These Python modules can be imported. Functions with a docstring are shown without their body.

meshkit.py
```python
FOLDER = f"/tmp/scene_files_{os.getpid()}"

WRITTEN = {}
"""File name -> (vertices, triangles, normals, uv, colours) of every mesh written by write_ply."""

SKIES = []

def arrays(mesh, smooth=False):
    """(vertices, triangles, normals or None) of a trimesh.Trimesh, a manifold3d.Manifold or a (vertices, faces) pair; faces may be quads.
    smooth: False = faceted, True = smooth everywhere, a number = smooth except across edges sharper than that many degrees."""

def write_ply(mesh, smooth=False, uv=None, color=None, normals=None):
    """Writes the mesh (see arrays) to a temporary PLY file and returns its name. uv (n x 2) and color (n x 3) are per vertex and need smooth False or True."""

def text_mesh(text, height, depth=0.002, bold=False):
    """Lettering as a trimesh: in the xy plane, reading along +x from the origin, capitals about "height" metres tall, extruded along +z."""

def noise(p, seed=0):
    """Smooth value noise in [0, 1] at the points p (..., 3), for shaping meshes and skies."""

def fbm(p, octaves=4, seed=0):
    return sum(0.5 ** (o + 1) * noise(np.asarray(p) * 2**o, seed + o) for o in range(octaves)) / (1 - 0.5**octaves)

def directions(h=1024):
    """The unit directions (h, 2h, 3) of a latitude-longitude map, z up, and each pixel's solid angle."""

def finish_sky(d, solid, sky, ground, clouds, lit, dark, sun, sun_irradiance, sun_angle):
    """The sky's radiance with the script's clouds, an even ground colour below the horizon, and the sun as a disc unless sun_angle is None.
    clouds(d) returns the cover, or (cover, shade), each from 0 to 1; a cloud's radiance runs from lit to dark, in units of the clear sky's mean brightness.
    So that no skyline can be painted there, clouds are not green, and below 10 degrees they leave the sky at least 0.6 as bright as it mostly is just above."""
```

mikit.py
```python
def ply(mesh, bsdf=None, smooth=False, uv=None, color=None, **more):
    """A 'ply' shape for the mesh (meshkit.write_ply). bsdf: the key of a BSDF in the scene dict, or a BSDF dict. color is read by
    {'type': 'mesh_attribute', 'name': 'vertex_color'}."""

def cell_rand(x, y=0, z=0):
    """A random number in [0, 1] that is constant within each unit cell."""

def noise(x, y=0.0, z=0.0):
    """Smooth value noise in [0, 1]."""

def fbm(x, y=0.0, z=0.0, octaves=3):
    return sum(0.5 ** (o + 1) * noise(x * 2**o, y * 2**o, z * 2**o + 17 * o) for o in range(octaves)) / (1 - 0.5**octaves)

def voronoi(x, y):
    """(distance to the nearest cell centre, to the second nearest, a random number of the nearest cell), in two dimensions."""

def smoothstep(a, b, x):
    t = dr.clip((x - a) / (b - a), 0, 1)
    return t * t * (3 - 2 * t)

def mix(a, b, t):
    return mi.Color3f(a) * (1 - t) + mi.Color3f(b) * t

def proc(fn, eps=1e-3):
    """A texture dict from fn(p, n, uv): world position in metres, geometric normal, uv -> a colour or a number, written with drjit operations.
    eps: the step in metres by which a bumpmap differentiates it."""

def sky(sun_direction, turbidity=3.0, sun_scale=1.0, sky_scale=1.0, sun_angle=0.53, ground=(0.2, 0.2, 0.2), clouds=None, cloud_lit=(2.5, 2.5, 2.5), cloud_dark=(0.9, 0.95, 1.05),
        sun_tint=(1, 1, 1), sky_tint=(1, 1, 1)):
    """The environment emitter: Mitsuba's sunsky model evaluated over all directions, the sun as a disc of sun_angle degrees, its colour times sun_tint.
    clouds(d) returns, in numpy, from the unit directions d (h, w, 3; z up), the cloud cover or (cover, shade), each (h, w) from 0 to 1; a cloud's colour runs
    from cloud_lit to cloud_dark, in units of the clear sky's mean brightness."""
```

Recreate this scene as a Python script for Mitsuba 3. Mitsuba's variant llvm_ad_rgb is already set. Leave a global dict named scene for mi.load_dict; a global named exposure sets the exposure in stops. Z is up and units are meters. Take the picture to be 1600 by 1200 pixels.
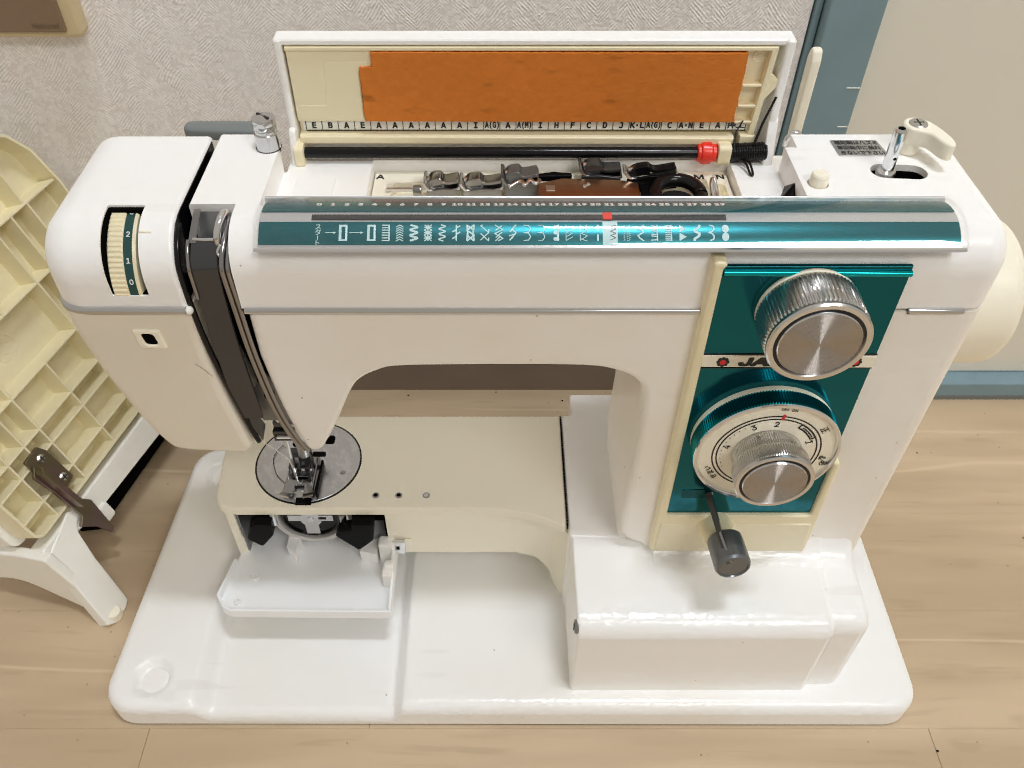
import math, glob, random
import numpy as np, trimesh, shapely, mapbox_earcut
import manifold3d as m3
import drjit as dr
import mitsuba as mi
import mikit, meshkit
from mikit import proc, noise, fbm, cell_rand, smoothstep, mix
from shapely.geometry import Polygon, LineString, Point, box as sbox
from shapely import affinity, union_all

scene, labels = {}, {}
T = mi.ScalarTransform4f
rng = random.Random(7)

# ------------------------------------------------------------------ camera, light, exposure
TH = math.radians(45.4)
CAM = np.array([.193, -.174, .417])
FW = np.array([0, math.cos(TH), -math.sin(TH)])
scene['camera'] = {'type': 'perspective', 'fov_axis': 'x', 'fov': math.degrees(2 * math.atan(800 / 1320)),
                   'principal_point_offset_x': 18 / 1600, 'near_clip': .02, 'far_clip': 20.,
                   'to_world': T().look_at(origin=CAM.tolist(), target=(CAM + FW).tolist(), up=[0, 0, 1])}
exposure = .08
# the room's own diffuse light, and the ceiling lamp (a lit tube fitting, long side along x)
scene['room_light'] = {'type': 'constant', 'radiance': {'type': 'rgb', 'value': [.435, .402, .355]}}
def lamp(key, center, aim, sx, sy, rgb):
    scene[key] = {'type': 'rectangle', 'to_world': T().look_at(origin=list(center), target=list(aim), up=[0, .2, 1]).scale([sx / 2, sy / 2, 1]),
                  'emitter': {'type': 'area', 'radiance': {'type': 'rgb', 'value': list(rgb)}}}
lamp('ceiling_lamp', (.4755, -.0525, 2.1), (.4755, -.0520, 0), .34, .12, (99, 105, 112))
lamp('ceiling_lamp_001', (.88, -1.05, 1.63), (.25, .06, .10), .80, .30, (15., 14.7, 14.2))
labels['ceiling_lamp'] = {'label': 'lit rectangular ceiling lamp straight above the sewing machine', 'category': 'lamp'}
labels['ceiling_lamp_001'] = {'label': 'wide lit lamp of the room at the front right of the machine', 'category': 'lamp'}

# ------------------------------------------------------------------ materials
def col(c): return {'type': 'rgb', 'value': list(c)} if isinstance(c, (tuple, list)) else c
def pr(key, c, rough=.4, metal=0., spec=.5, coat=0., bump=None, bscale=1.0, aniso=0., eps=3e-4, **kw):
    b = {'type': 'principled', 'base_color': col(c), 'roughness': rough if not callable(rough) else proc(rough), 'metallic': metal, 'specular': spec}
    if coat: b.update(clearcoat=coat, clearcoat_gloss=.9)
    if aniso: b['anisotropic'] = aniso
    b.update(kw)
    if bump is not None:
        b = {'type': 'bumpmap', 'arbitrary': {**proc(bump, eps)}, 'bsdf': b, 'scale': bscale}
    scene[key] = {'type': 'twosided', 'bsdf': b}
def peel(freq):
    return lambda p, n, uv: fbm(p.x * freq, p.y * freq, p.z * freq, 2)
def tint(c, amt, freq, c2=None):
    c2 = c2 or tuple(v * (1 - amt) for v in c)
    return proc(lambda p, n, uv: mix(c, c2, fbm(p.x * freq, p.y * freq, p.z * freq, 3)))
def worn(c, aged):
    # old paint: broad yellowed patches, a few pinhead specks and faint scuffs
    def f(p, n, uv):
        a = smoothstep(.42, .78, fbm(p.x * 14, p.y * 14, p.z * 14, 3)) * .8 + .25 * fbm(p.x * 90, p.y * 90, p.z * 90, 2)
        b = mix(c, aged, a)
        vx, vy = (p.x + .37 * p.y) * 45., (p.z + .61 * p.y) * 45.
        v = mikit.voronoi(vx, vy)
        sp = smoothstep(.022, .010, v[0]) * smoothstep(.84, .86, v[2])
        scuff = .4 * smoothstep(.70, .78, fbm(p.x * 30 + p.z * 12., p.y * 160. + p.z * 70, 2., 2)) * smoothstep(.55, .7, fbm(p.x * 20, p.y * 20, p.z * 20 + 5., 2))
        b = mix(b, mi.Color3f(.50, .46, .40), .30 * scuff)
        return mix(b, mi.Color3f(.22, .18, .14), .7 * sp)
    return proc(f)
pr('white_enamel', worn((.82, .825, .825), (.785, .775, .74)), .24, coat=.35, bump=peel(430), bscale=.00034)
pr('arm_enamel', worn((.80, .78, .74), (.75, .71, .635)), .26, coat=.35, bump=peel(420), bscale=.00022)
pr('shaded_enamel', tint((.81, .775, .65), .04, 30), .28, coat=.3, bump=peel(420), bscale=.00010)  # white enamel with the beige shading of the bed put into its colour
pr('face_plastic', tint((.72, .67, .57), .06, 25), .38, bump=peel(700), bscale=.00006)
pr('cream_plastic', tint((.77, .695, .475), .07, 45), .34, bump=peel(300), bscale=.00008)
pr('tray_plastic', tint((.75, .69, .475), .12, 60), .38, bump=peel(300), bscale=.0001)
pr('table_white', tint((.80, .79, .73), .06, 35), .30, coat=.2, bump=peel(300), bscale=.0001)
pr('ivory', (.80, .76, .63), .35)
pr('door_white', (.79, .805, .815), .35, coat=.2)
pr('lid_white', worn((.82, .82, .815), (.80, .785, .75)), .30, coat=.2, bump=peel(420), bscale=.00012)
pr('well_white', (.78, .77, .72), .45)
pr('chrome', (.74, .75, .77), .09, metal=1.)
pr('race_steel', (.66, .64, .62), .34, metal=.55)
pr('post_chrome', (.60, .61, .62), .13, metal=1.)
pr('steel', tint((.74, .74, .74), .22, 120), .3, metal=1.)
pr('dark_chrome', (.34, .34, .35), .13, metal=1.)
pr('plate_steel', proc(lambda p, n, uv: mix((.60, .62, .65), (.68, .70, .73), smoothstep(.45, .7, fbm(p.x * 500 + p.y * 330, p.y * 260 - p.x * 200, 3., 3)))), proc(lambda p, n, uv: .30 + .08 * fbm(p.x * 500, p.y * 500, 1., 2)), metal=1.)
scene['spun_metal'] = {'type': 'twosided', 'bsdf': {'type': 'roughconductor', 'material': 'Al', 'distribution': 'ggx', 'alpha_u': .80, 'alpha_v': .045, 'specular_reflectance': {'type': 'rgb', 'value': [.66, .63, .61]}}}
pr('knurl_metal', (.66, .66, .66), .2, metal=1.)
pr('teal_metal', (.006, .26, .29), .2, metal=1.)
pr('teal_plate', (.003, .115, .145), .09, metal=.9, coat=.3)
pr('teal_dark', (.002, .07, .085), .2, metal=.85)
pr('teal_print', (.004, .13, .155), .26, metal=.8, coat=.2)
pr('teal_bright', (.004, .34, .36), .2, metal=.8)
pr('silver_print', (.62, .64, .66), .25, metal=.75, coat=.5)
pr('light_print', (.50, .70, .72), .4)
pr('ink', (.012, .012, .013), .5)
pr('green_ink', (.004, .048, .045), .35, coat=.4)
pr('white_ink', (.75, .78, .76), .45)
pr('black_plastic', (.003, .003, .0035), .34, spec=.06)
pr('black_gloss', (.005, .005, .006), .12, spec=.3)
pr('black_rubber', (.012, .011, .010), .5, spec=.2)
pr('shade_and_crumb_black', (.004, .004, .004), .9, spec=0.)  # matt black: painted shade in holes and recesses, also crumbs and seams
pr('slate_metal', (.085, .086, .092), .20, metal=.75)
pr('grey_metal', (.22, .23, .24), .33, metal=.8)
pr('knob_grey', (.17, .18, .19), .30, metal=.7)
pr('grey_plastic', (.16, .18, .18), .4)
pr('olive_metal', proc(lambda p, n, uv: mix((.20, .175, .12), (.23, .16, .17), smoothstep(.35, .65, fbm(p.x * 60, p.y * 60, p.z * 60, 2)))), .3, metal=.9)
pr('red_plastic', (.72, .03, .015), .3, coat=.3)
pr('red_ink', (.62, .02, .025), .5)
pr('felt', proc(lambda p, n, uv: mix((.50, .148, .025), (.62, .20, .039), fbm(p.x * 420, p.y * 300, p.z * 420, 3)) * (1. - .30 * smoothstep(.62, .85, fbm(p.x * 90, p.y * 40, p.z * 200 + 4., 3)))), .95, spec=.1, bump=lambda p, n, uv: fbm(p.x * 1500, p.y * 1500, p.z * 1500, 2), bscale=.0003, sheen=.3)
pr('paper', (.74, .74, .68), .6)
pr('label_metal', (.50, .50, .50), .35, metal=.9)
pr('door_paint', tint((.70, .68, .60), .05, 8), .42, bump=lambda p, n, uv: fbm(p.x * 300, p.y * 20, p.z * 120, 3), bscale=.00008)
pr('blue_paint', tint((.19, .285, .325), .16, 60, (.16, .245, .285)), .42, bump=peel(250), bscale=.0001)
pr('brown_board', tint((.24, .19, .16), .2, 30), .5)
pr('switch_brown', (.20, .135, .085), .35)
pr('switch_cream', (.55, .45, .27), .4)
pr('smoke_print', (.12, .075, .045), .4)

def grain(p):
    w = fbm(p.x * 9., p.y * 40., 2., 3) - .5
    y = p.y + .010 * w
    a = fbm(p.x * 22., y * 330., 0., 3)
    b = fbm(p.x * 7., y * 60., 5., 3)
    c = fbm(p.x * 50. + 9, y * 160., 7., 2)
    # narrow pale figure lines that run along the boards and break off
    k = p.y * 24. + 1.1 * fbm(p.x * 5., p.y * 30., 11., 2)
    line = smoothstep(.055, .0, dr.abs(k - dr.floor(k) - .5)) * smoothstep(.34, .5, fbm(p.x * 9., p.y * 50., 3., 2)) * smoothstep(.2, .4, cell_rand(dr.floor(k), 3, 5))
    return a, b, c, line
def floor_col(p, n, uv):
    a, b, c, line = grain(p)
    base = mix((.45, .34, .22), (.55, .425, .285), smoothstep(.2, .8, b)) * (.90 + .2 * fbm(p.x * 5., p.y * 9., 4., 2))
    base = mix(base, mi.Color3f(.30, .21, .13), .22 * smoothstep(.52, .80, a) * smoothstep(.4, .7, c))
    base = mix(base, mi.Color3f(.68, .55, .39), .42 * line)
    speck = smoothstep(.05, .03, mikit.voronoi(p.x * 70., p.y * 70.)[0]) * smoothstep(.88, .9, mikit.voronoi(p.x * 70., p.y * 70.)[2])
    return mix(base, mi.Color3f(.20, .14, .09), .5 * speck)
pr('floor_wood', proc(floor_col), .38, spec=.4, bump=lambda p, n, uv: fbm(p.x * 60., p.y * 900., 2., 2), bscale=.00006)
pr('floor_gap', (.10, .065, .04), .8)

def weave(p):
    # woven wallpaper: fine slanted threads that change direction from one strip to the next, broken up by noise
    wob = fbm(p.x * 60, p.z * 60, 4., 2)
    sx = p.x * 70. + 2.2 * (fbm(p.x * 12, p.z * 14., 8., 2) - .5)
    cidx = dr.floor(sx)
    par = cidx - 2 * dr.floor(cidx * .5)
    sgn = dr.select(par < .5, mi.Float(1), mi.Float(-1))
    f = (p.z * 560. + sgn * (p.x * 560.)) + 3.2 * wob + cell_rand(cidx, 2, 2) * 3.
    thr = .5 + .5 * dr.sin(f * 2 * math.pi * .98)
    return thr * (.15 + .75 * smoothstep(.3, .7, fbm(p.x * 300, p.z * 210, 1., 3))) + .8 * fbm(p.x * 900, p.z * 900, 6., 2)
def wall_col(p, n, uv):
    return mix((.68, .65, .63), (.92, .895, .88), smoothstep(.2, 1.2, weave(p))) * (.94 + .1 * fbm(p.x * 6, p.z * 6, 2., 2))  # thread tops paler: highlights of the relief painted into the colour
pr('wallpaper', proc(wall_col), .75, spec=.25, bump=lambda p, n, uv: weave(p), bscale=.00048, eps=2e-4)
scene['lens_glass'] = {'type': 'thindielectric', 'int_ior': 1.49}
scene['clear_plastic'] = {'type': 'thindielectric', 'int_ior': 1.5}

# ------------------------------------------------------------------ mesh helpers
def cat(*ms): return trimesh.util.concatenate([m for m in ms if m is not None])
def add(key, mesh, mat, smooth=32, **kw):
    if isinstance(mesh, m3.Manifold):
        q = mesh.to_mesh(); mesh = trimesh.Trimesh(q.vert_properties[:, :3], q.tri_verts, process=False)
    k, i = key, 0
    while k in scene:
        i += 1; k = f'{key}_{i:03d}'
    if smooth in (False, True) or kw: scene[k] = mikit.ply(mesh, mat, smooth, **kw)
    else:
        v, f, n = shade(mesh, smooth)
        scene[k] = {'type': 'ply', 'filename': meshkit.write_ply((v, f), False, normals=n), 'face_normals': False, 'bsdf': {'type': 'ref', 'id': mat}}
    return k
def shade(mesh, deg):
    """Vertex normals averaged only over the faces that turn less than deg from the face itself, so that hard edges stay hard."""
    v, f = np.array(mesh.vertices), np.array(mesh.faces)
    _, ix, inv = np.unique(np.round(v / 2e-7).astype(np.int64), axis=0, return_index=True, return_inverse=True)
    inv = inv.reshape(-1); v = v[ix]; f = inv[f]
    fn = np.cross(v[f[:, 1]] - v[f[:, 0]], v[f[:, 2]] - v[f[:, 0]]); L = np.linalg.norm(fn, axis=1)
    ok = L > 1e-16; f, fn, L = f[ok], fn[ok], L[ok]; un = fn / L[:, None]
    cv = f.reshape(-1); cf = np.repeat(np.arange(len(f)), 3); o = np.argsort(cv, kind='stable'); sv, sf = cv[o], cf[o]
    st = np.searchsorted(sv, sv, 'left'); ct = np.searchsorted(sv, sv, 'right') - st
    acc = np.zeros((len(sv), 3)); c = math.cos(math.radians(deg))
    for k in range(ct.max()):
        m = np.nonzero(k < ct)[0]; g = sf[st[m] + k]
        w = (un[sf[m]] * un[g]).sum(1) > c
        acc[m[w]] += fn[g[w]]
    nrm = np.empty_like(acc); nrm[o] = acc / (np.linalg.norm(acc, axis=1, keepdims=True) + 1e-30)
    key = np.c_[cv, np.round(nrm * 2000).astype(np.int64)]
    _, a, b = np.unique(key, axis=0, return_index=True, return_inverse=True)
    return v[cv[a]], b.reshape(-1, 3), nrm[a]
def lab(key, label=None, category=None, group=None, kind=None):
    labels[key] = {k: v for k, v in dict(label=label, category=category, group=group, kind=kind).items() if v}
def fixvol(m):
    if m.volume < 0: m.invert()
    return m
CHK = []
def cr2(a, b): return a[:, 0] * b[:, 1] - a[:, 1] * b[:, 0]
def roff(r, d):
    e = np.roll(r, -1, 0) - r; e /= np.linalg.norm(e, axis=1, keepdims=True) + 1e-15
    n = np.c_[-e[:, 1], e[:, 0]]; m = np.roll(n, 1, 0)
    k = np.maximum(1 + (n * m).sum(1, keepdims=True), .35)
    return r + d * (n + m) / k
def rings_of(poly):
    poly = shapely.geometry.polygon.orient(poly, 1.0)
    return [np.array(r.coords)[:-1] for r in [poly.exterior, *poly.interiors]]
def thin(p, d):
    def f(r):
        c = np.array(r.coords)[:-1]; keep = [c[0]]
        for v in c[1:]:
            if np.hypot(*(v - keep[-1])) > d: keep.append(v)
        if np.hypot(*(keep[0] - keep[-1])) < d: keep.pop()
        return keep
    return Polygon(f(p.exterior), [f(i) for i in p.interiors])
def inset_ok(p, d):
    try:
        R = [roff(r, d) for r in rings_of(p)]; q = Polygon(R[0], R[1:])
        t = p.buffer(-d, join_style=2, mitre_limit=10)
        return q.is_valid and abs(q.area / t.area - 1) < .01
    except Exception: return False
def prism(poly, lo, hi, axis='z', b=0., b2=None, seg=3):
    """Polygon extruded along an axis from lo to hi; the rims are rounded by b (at lo) and b2 (at hi)."""
    if not isinstance(poly, Polygon): poly = Polygon(poly)
    b2 = b if b2 is None else b2
    bm_ = max(b, b2)
    if bm_ > 0:
        for k_ in (0, 1.2, 1.35, 1.6):
            q_ = thin(rnd(poly, k_ * bm_), .05 * bm_) if k_ else poly
            if inset_ok(q_, bm_): break
        poly = q_
    R = rings_of(poly)
    lay = []
    if b > 0: lay += [(b * (1 - math.sin(a)), lo + b * (1 - math.cos(a))) for a in np.linspace(0, math.pi / 2, seg + 1)]
    else: lay += [(0, lo)]
    if b2 > 0: lay += [(b2 * (1 - math.cos(a)), hi - b2 * (1 - math.sin(a))) for a in np.linspace(0, math.pi / 2, seg + 1)]
    else: lay += [(0, hi)]
    V, F = [], []
    n = sum(map(len, R)); starts = np.cumsum([0] + [len(r) for r in R])
    for d, h in lay:
        P = np.vstack([roff(r, d) for r in R]); V.append(np.c_[P, np.full(n, h)])
    for L in range(len(lay) - 1):
        for s, r in zip(starts, R):
            i = np.arange(len(r)); j = (i + 1) % len(r)
            a, b_, c, d = L * n + s + i, L * n + s + j, (L + 1) * n + s + j, (L + 1) * n + s + i
            F += [np.c_[a, b_, c], np.c_[a, c, d]]
    for li, fl in ((0, True), (len(lay) - 1, False)):
        t = mapbox_earcut.triangulate_float64(np.ascontiguousarray(V[li][:, :2] * 1000.), starts[1:].astype(np.uint32)).reshape(-1, 3).astype(int)
        P = V[li][:, :2]; ar = cr2(P[t[:, 1]] - P[t[:, 0]], P[t[:, 2]] - P[t[:, 0]])
        t = np.where((ar < 0)[:, None], t[:, ::-1], t)
        CHK.append((abs(np.abs(ar).sum() / 2 / max(sum(cr2(V[li][s:s + len(r), :2], np.roll(V[li][s:s + len(r), :2], -1, 0)).sum() / 2 for s, r in zip(starts, R)), 1e-12) - 1), len(scene)))
        F.append((t[:, ::-1] if fl else t) + li * n)
    V = np.vstack(V)
    if axis == 'y': V = V[:, [0, 2, 1]]
    if axis == 'x': V = V[:, [2, 0, 1]]
    return fixvol(trimesh.Trimesh(V, np.vstack(F), process=False))
def rnd(pts, r, r2=None):
    p = pts if isinstance(pts, Polygon) else Polygon(pts)
    r2 = r if r2 is None else r2
    if r: p = p.buffer(-r, quad_segs=6).buffer(r, quad_segs=6)
    if r2: p = p.buffer(r2, quad_segs=6).buffer(-r2, quad_segs=6)
    return p.simplify(2e-6)
def rrect(x0, x1, y0, y1, r=0.): return sbox(x0 + r, y0 + r, x1 - r, y1 - r).buffer(r, quad_segs=6) if r else sbox(x0, y0, x1, y1)
def spline(pts, k=6, closed=False):
    p = np.array(pts, float); out = []
    N = len(p)
    for i in range(N if closed else N - 1):
        g = lambda j: p[j % N] if closed else p[min(max(j, 0), N - 1)]
        a, b, c, d = g(i - 1), g(i), g(i + 1), g(i + 2)
        for t in np.arange(k) / k:
            out.append(.5 * (2 * b + (c - a) * t + (2 * a - 5 * b + 4 * c - d) * t * t + (3 * b - 3 * c + d - a) * t ** 3))
    if not closed: out.append(p[-1])
    return np.array(out)
def bx(x0, x1, y0, y1, z0, z1, r=0., seg=2):
    """Box with rounded edges (radius r)."""
    if r <= 0:
        m = trimesh.creation.box((x1 - x0, y1 - y0, z1 - z0)); m.apply_translation(((x0 + x1) / 2, (y0 + y1) / 2, (z0 + z1) / 2)); return m
    s = trimesh.creation.uv_sphere(r, count=[2 * seg + 1, 4 * seg])
    c = np.array([(x, y, z) for x in (x0 + r, x1 - r) for y in (y0 + r, y1 - r) for z in (z0 + r, z1 - r)])
    return trimesh.convex.convex_hull((c[:, None] + np.array(s.vertices)[None]).reshape(-1, 3))
def frame(origin, ex, ey):
    ex = np.array(ex, float); ex /= np.linalg.norm(ex); ey = np.array(ey, float); ey -= ex * (ex @ ey); ey /= np.linalg.norm(ey)
    m = np.eye(4); m[:3, 0], m[:3, 1], m[:3, 2], m[:3, 3] = ex, ey, np.cross(ex, ey), origin
    return m
def put(mesh, origin, ex, ey):
    m = mesh.copy(); m.apply_transform(frame(origin, ex, ey)); return m
def axis_frame(o, d):
    d = np.array(d, float); d /= np.linalg.norm(d)
    u = np.cross([0, 0, 1.], d) if abs(d[2]) < .9 else np.cross([0, 1., 0], d)
    u /= np.linalg.norm(u); m = np.eye(4); m[:3, 0], m[:3, 1], m[:3, 2], m[:3, 3] = u, np.cross(d, u), d, o
    return m
def lathe(prof, o=(0, 0, 0), d=(0, 0, 1), n=48, knurl=0, kdepth=0., uv=False):
    """Profile rows (radius, height[, knurled]) turned round the axis d through o, closed at both ends when the radius is 0."""
    if knurl: n = knurl * 4
    a = np.arange(n) * 2 * math.pi / n
    V = []
    for row in prof:
        r = np.full(n, row[0])
        if len(row) > 2 and row[2]: r = r - kdepth * np.array([0, 0, 1, 1])[np.arange(n) % 4]
        V.append(np.c_[r * np.cos(a), r * np.sin(a), np.full(n, row[1])])
    i = np.arange(n); j = (i + 1) % n; F = []
    for L in range(len(prof) - 1):
        q = [L * n + i, L * n + j, (L + 1) * n + j, (L + 1) * n + i]
        F += [np.c_[q[0], q[1], q[2]], np.c_[q[0], q[2], q[3]]]
    V, F = np.vstack(V), np.vstack(F)
    m = trimesh.Trimesh(V, F, process=False)
    m.apply_transform(axis_frame(o, d))
    return fixvol(m) if prof[0][0] == 0 and prof[-1][0] == 0 else m
def rod(p0, p1, r, n=20, b=None, r1=None):
    p0, p1 = np.array(p0, float), np.array(p1, float); L = np.linalg.norm(p1 - p0); r1 = r if r1 is None else r1
    b = min(r, r1) * .18 if b is None else b
    return lathe([(0, 0), (r - b, 0), (r - b * .3, b * .3), (r, b), (r1, L - b), (r1 - b * .3, L - b * .3), (r1 - b, L), (0, L)], p0, p1 - p0, n)
def tube(pts, r, n=8, cap=True):
    p = np.array(pts, float); N = len(p); t = np.gradient(p, axis=0); t /= np.linalg.norm(t, axis=1, keepdims=True) + 1e-12
    u = np.cross(t[0], [.3, .2, 1.]); u /= np.linalg.norm(u); V = []
    a = np.arange(n) * 2 * math.pi / n; r = np.broadcast_to(r, (N,))
    for k in range(N):
        u = u - t[k] * (u @ t[k]); u /= np.linalg.norm(u); w = np.cross(t[k], u)
        V.append(p[k] + r[k] * (np.cos(a)[:, None] * u + np.sin(a)[:, None] * w))
    i = np.arange(n); j = (i + 1) % n; F = []
    for L in range(N - 1): F += [np.c_[L * n + i, L * n + j, (L + 1) * n + j], np.c_[L * n + i, (L + 1) * n + j, (L + 1) * n + i]]
    V = np.vstack(V)
    if cap:
        V = np.vstack([V, p[0], p[-1]]); F += [np.c_[np.full(n, len(V) - 2), j, i], np.c_[np.full(n, len(V) - 1), (N - 1) * n + i, (N - 1) * n + j]]
    return trimesh.Trimesh(V, np.vstack(F), process=False)
def hull(pts): return trimesh.convex.convex_hull(np.array(pts, float))
def man(m):
    m = trimesh.Trimesh(m.vertices, m.faces, process=True); m.merge_vertices(); fixvol(m)
    return m3.Manifold(m3.Mesh(np.array(m.vertices, np.float32), np.array(m.faces, np.uint32)))
def both(m, t):
    q = (man(m) ^ man(t)).to_mesh(); return trimesh.Trimesh(q.vert_properties[:, :3], q.tri_verts, process=False)
def cut(m, *tools):
    a = man(m)
    for t in tools: a = a - (t if isinstance(t, m3.Manifold) else man(t))
    q = a.to_mesh(); return trimesh.Trimesh(q.vert_properties[:, :3], q.tri_verts, process=False)
_fonts = {}
def shape_text(text, h, font='Inter.woff2', bold=0):
    """Lettering as a shapely shape, baseline at the origin, capitals about h tall."""
    from PIL import Image, ImageDraw, ImageFont
    f = _fonts.get(font)
    if f is None:
        g = glob.glob('/opt/blender-*/*/datafiles/fonts/' + font) or glob.glob('/opt/blender-*/*/datafiles/fonts/Inter.woff2')
        f = _fonts[font] = ImageFont.truetype(g[0], 96)
    x0, y0, x1, y1 = f.getbbox(text, anchor='ls', stroke_width=bold)
    im = Image.new('L', (x1 - x0 + 8, y1 - y0 + 8)); ImageDraw.Draw(im).text((4 - x0, 4 - y0), text, 255, f, anchor='ls', stroke_width=bold)
    on = np.pad(np.asarray(im) > 127, ((0, 0), (1, 1))).astype(np.int8)
    rows, st = np.nonzero(np.diff(on, axis=1) == 1); en = np.nonzero(np.diff(on, axis=1) == -1)[1]
    s = union_all(shapely.box(st, -rows - 1, en, -rows)).buffer(.6).buffer(-.6).simplify(.8)
    k = h / 70.; return affinity.affine_transform(s, [k, 0, 0, k, -4 * k, (4 - y0) * k])
CJK = 'Noto Sans CJK Regular.woff2'
def centred(s, x=0, y=0):
    a = s.bounds; return affinity.translate(s, x - (a[0] + a[2]) / 2, y - (a[1] + a[3]) / 2)
def flat(shape, depth):
    gs = [g for g in getattr(shape, 'geoms', [shape]) if g.area > 1e-12]
    return cat(*[prism(shapely.geometry.polygon.orient(g), 0, depth) for g in gs])

# ================================================================== the setting
WALL_Y = .235
# floor boards: rows along x, joints as in the photograph
add('floor', bx(-1.4, 1.8, -1.6, .30, -.03, -.0035), 'floor_gap', False); lab('floor', kind='structure')
rows = [-.067 + .065 * k for k in range(-14, 5)]
for k, y0 in enumerate(rows):
    y1 = min(y0 + .065, WALL_Y - .003)
    off = {14: .0195, 16: .2475, 15: .128, 17: .20}.get(k, .0195 + .385 * ((k * .37) % 1))
    near = y0 > -.14
    x = off - .385 * 4
    while x < 1.5:
        xa, xb = (max(x, -1.0), min(x + .385, 1.5))
        if xb > xa + .01 and (near or True):
            add('floor__plank', prism(rrect(xa + .00011, xb - .00011, y0 + .00002, y1 - .00002), -.0034, 0., b=0, b2=.00010, seg=1), 'floor_wood', 20)
        x += .385
# wall, brown board at its foot, door frame and door
add('wall', bx(-1.2, .3420, WALL_Y, WALL_Y + .08, -.02, .75, .0025), 'wallpaper', 40); lab('wall', kind='structure')
add('baseboard', prism([(WALL_Y - .0035, 0.), (WALL_Y - .0035, .052), (WALL_Y - .001, .055), (WALL_Y + .001, .055), (WALL_Y + .001, 0.)], -1.2, .3405, 'x', b=.0004), 'brown_board', 30)
lab('baseboard', 'dark brown baseboard along the foot of the wall, seen through the arch of the machine', 'baseboard')
add('door_frame__post', bx(.3462, .3730, WALL_Y - .008, WALL_Y + .03, -.001, .75, .0012), 'blue_paint')
add('door_frame__return', bx(.3424, .3458, WALL_Y - .001, WALL_Y + .03, -.001, .75, .0008), 'blue_paint')
add('door_frame__sill', bx(.3734, 1.3, WALL_Y - .0135, WALL_Y + .03, .0042, .0160, .0012), 'blue_paint')
add('door_frame__sill_foot', bx(.3734, 1.3, WALL_Y - .0125, WALL_Y + .03, -.001, .0040, .0004), 'grey_plastic')
for (zz, xa) in ((.2205, .3655), (.1995, .3668)):
    add('door_frame__paint_chip', bx(xa, .3722, WALL_Y - .0084, WALL_Y - .0079, zz, zz + .0004, .0001), 'paper')
lab('door_frame', 'chipped blue painted door frame post and sill at the right end of the papered wall', 'door frame')
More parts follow.
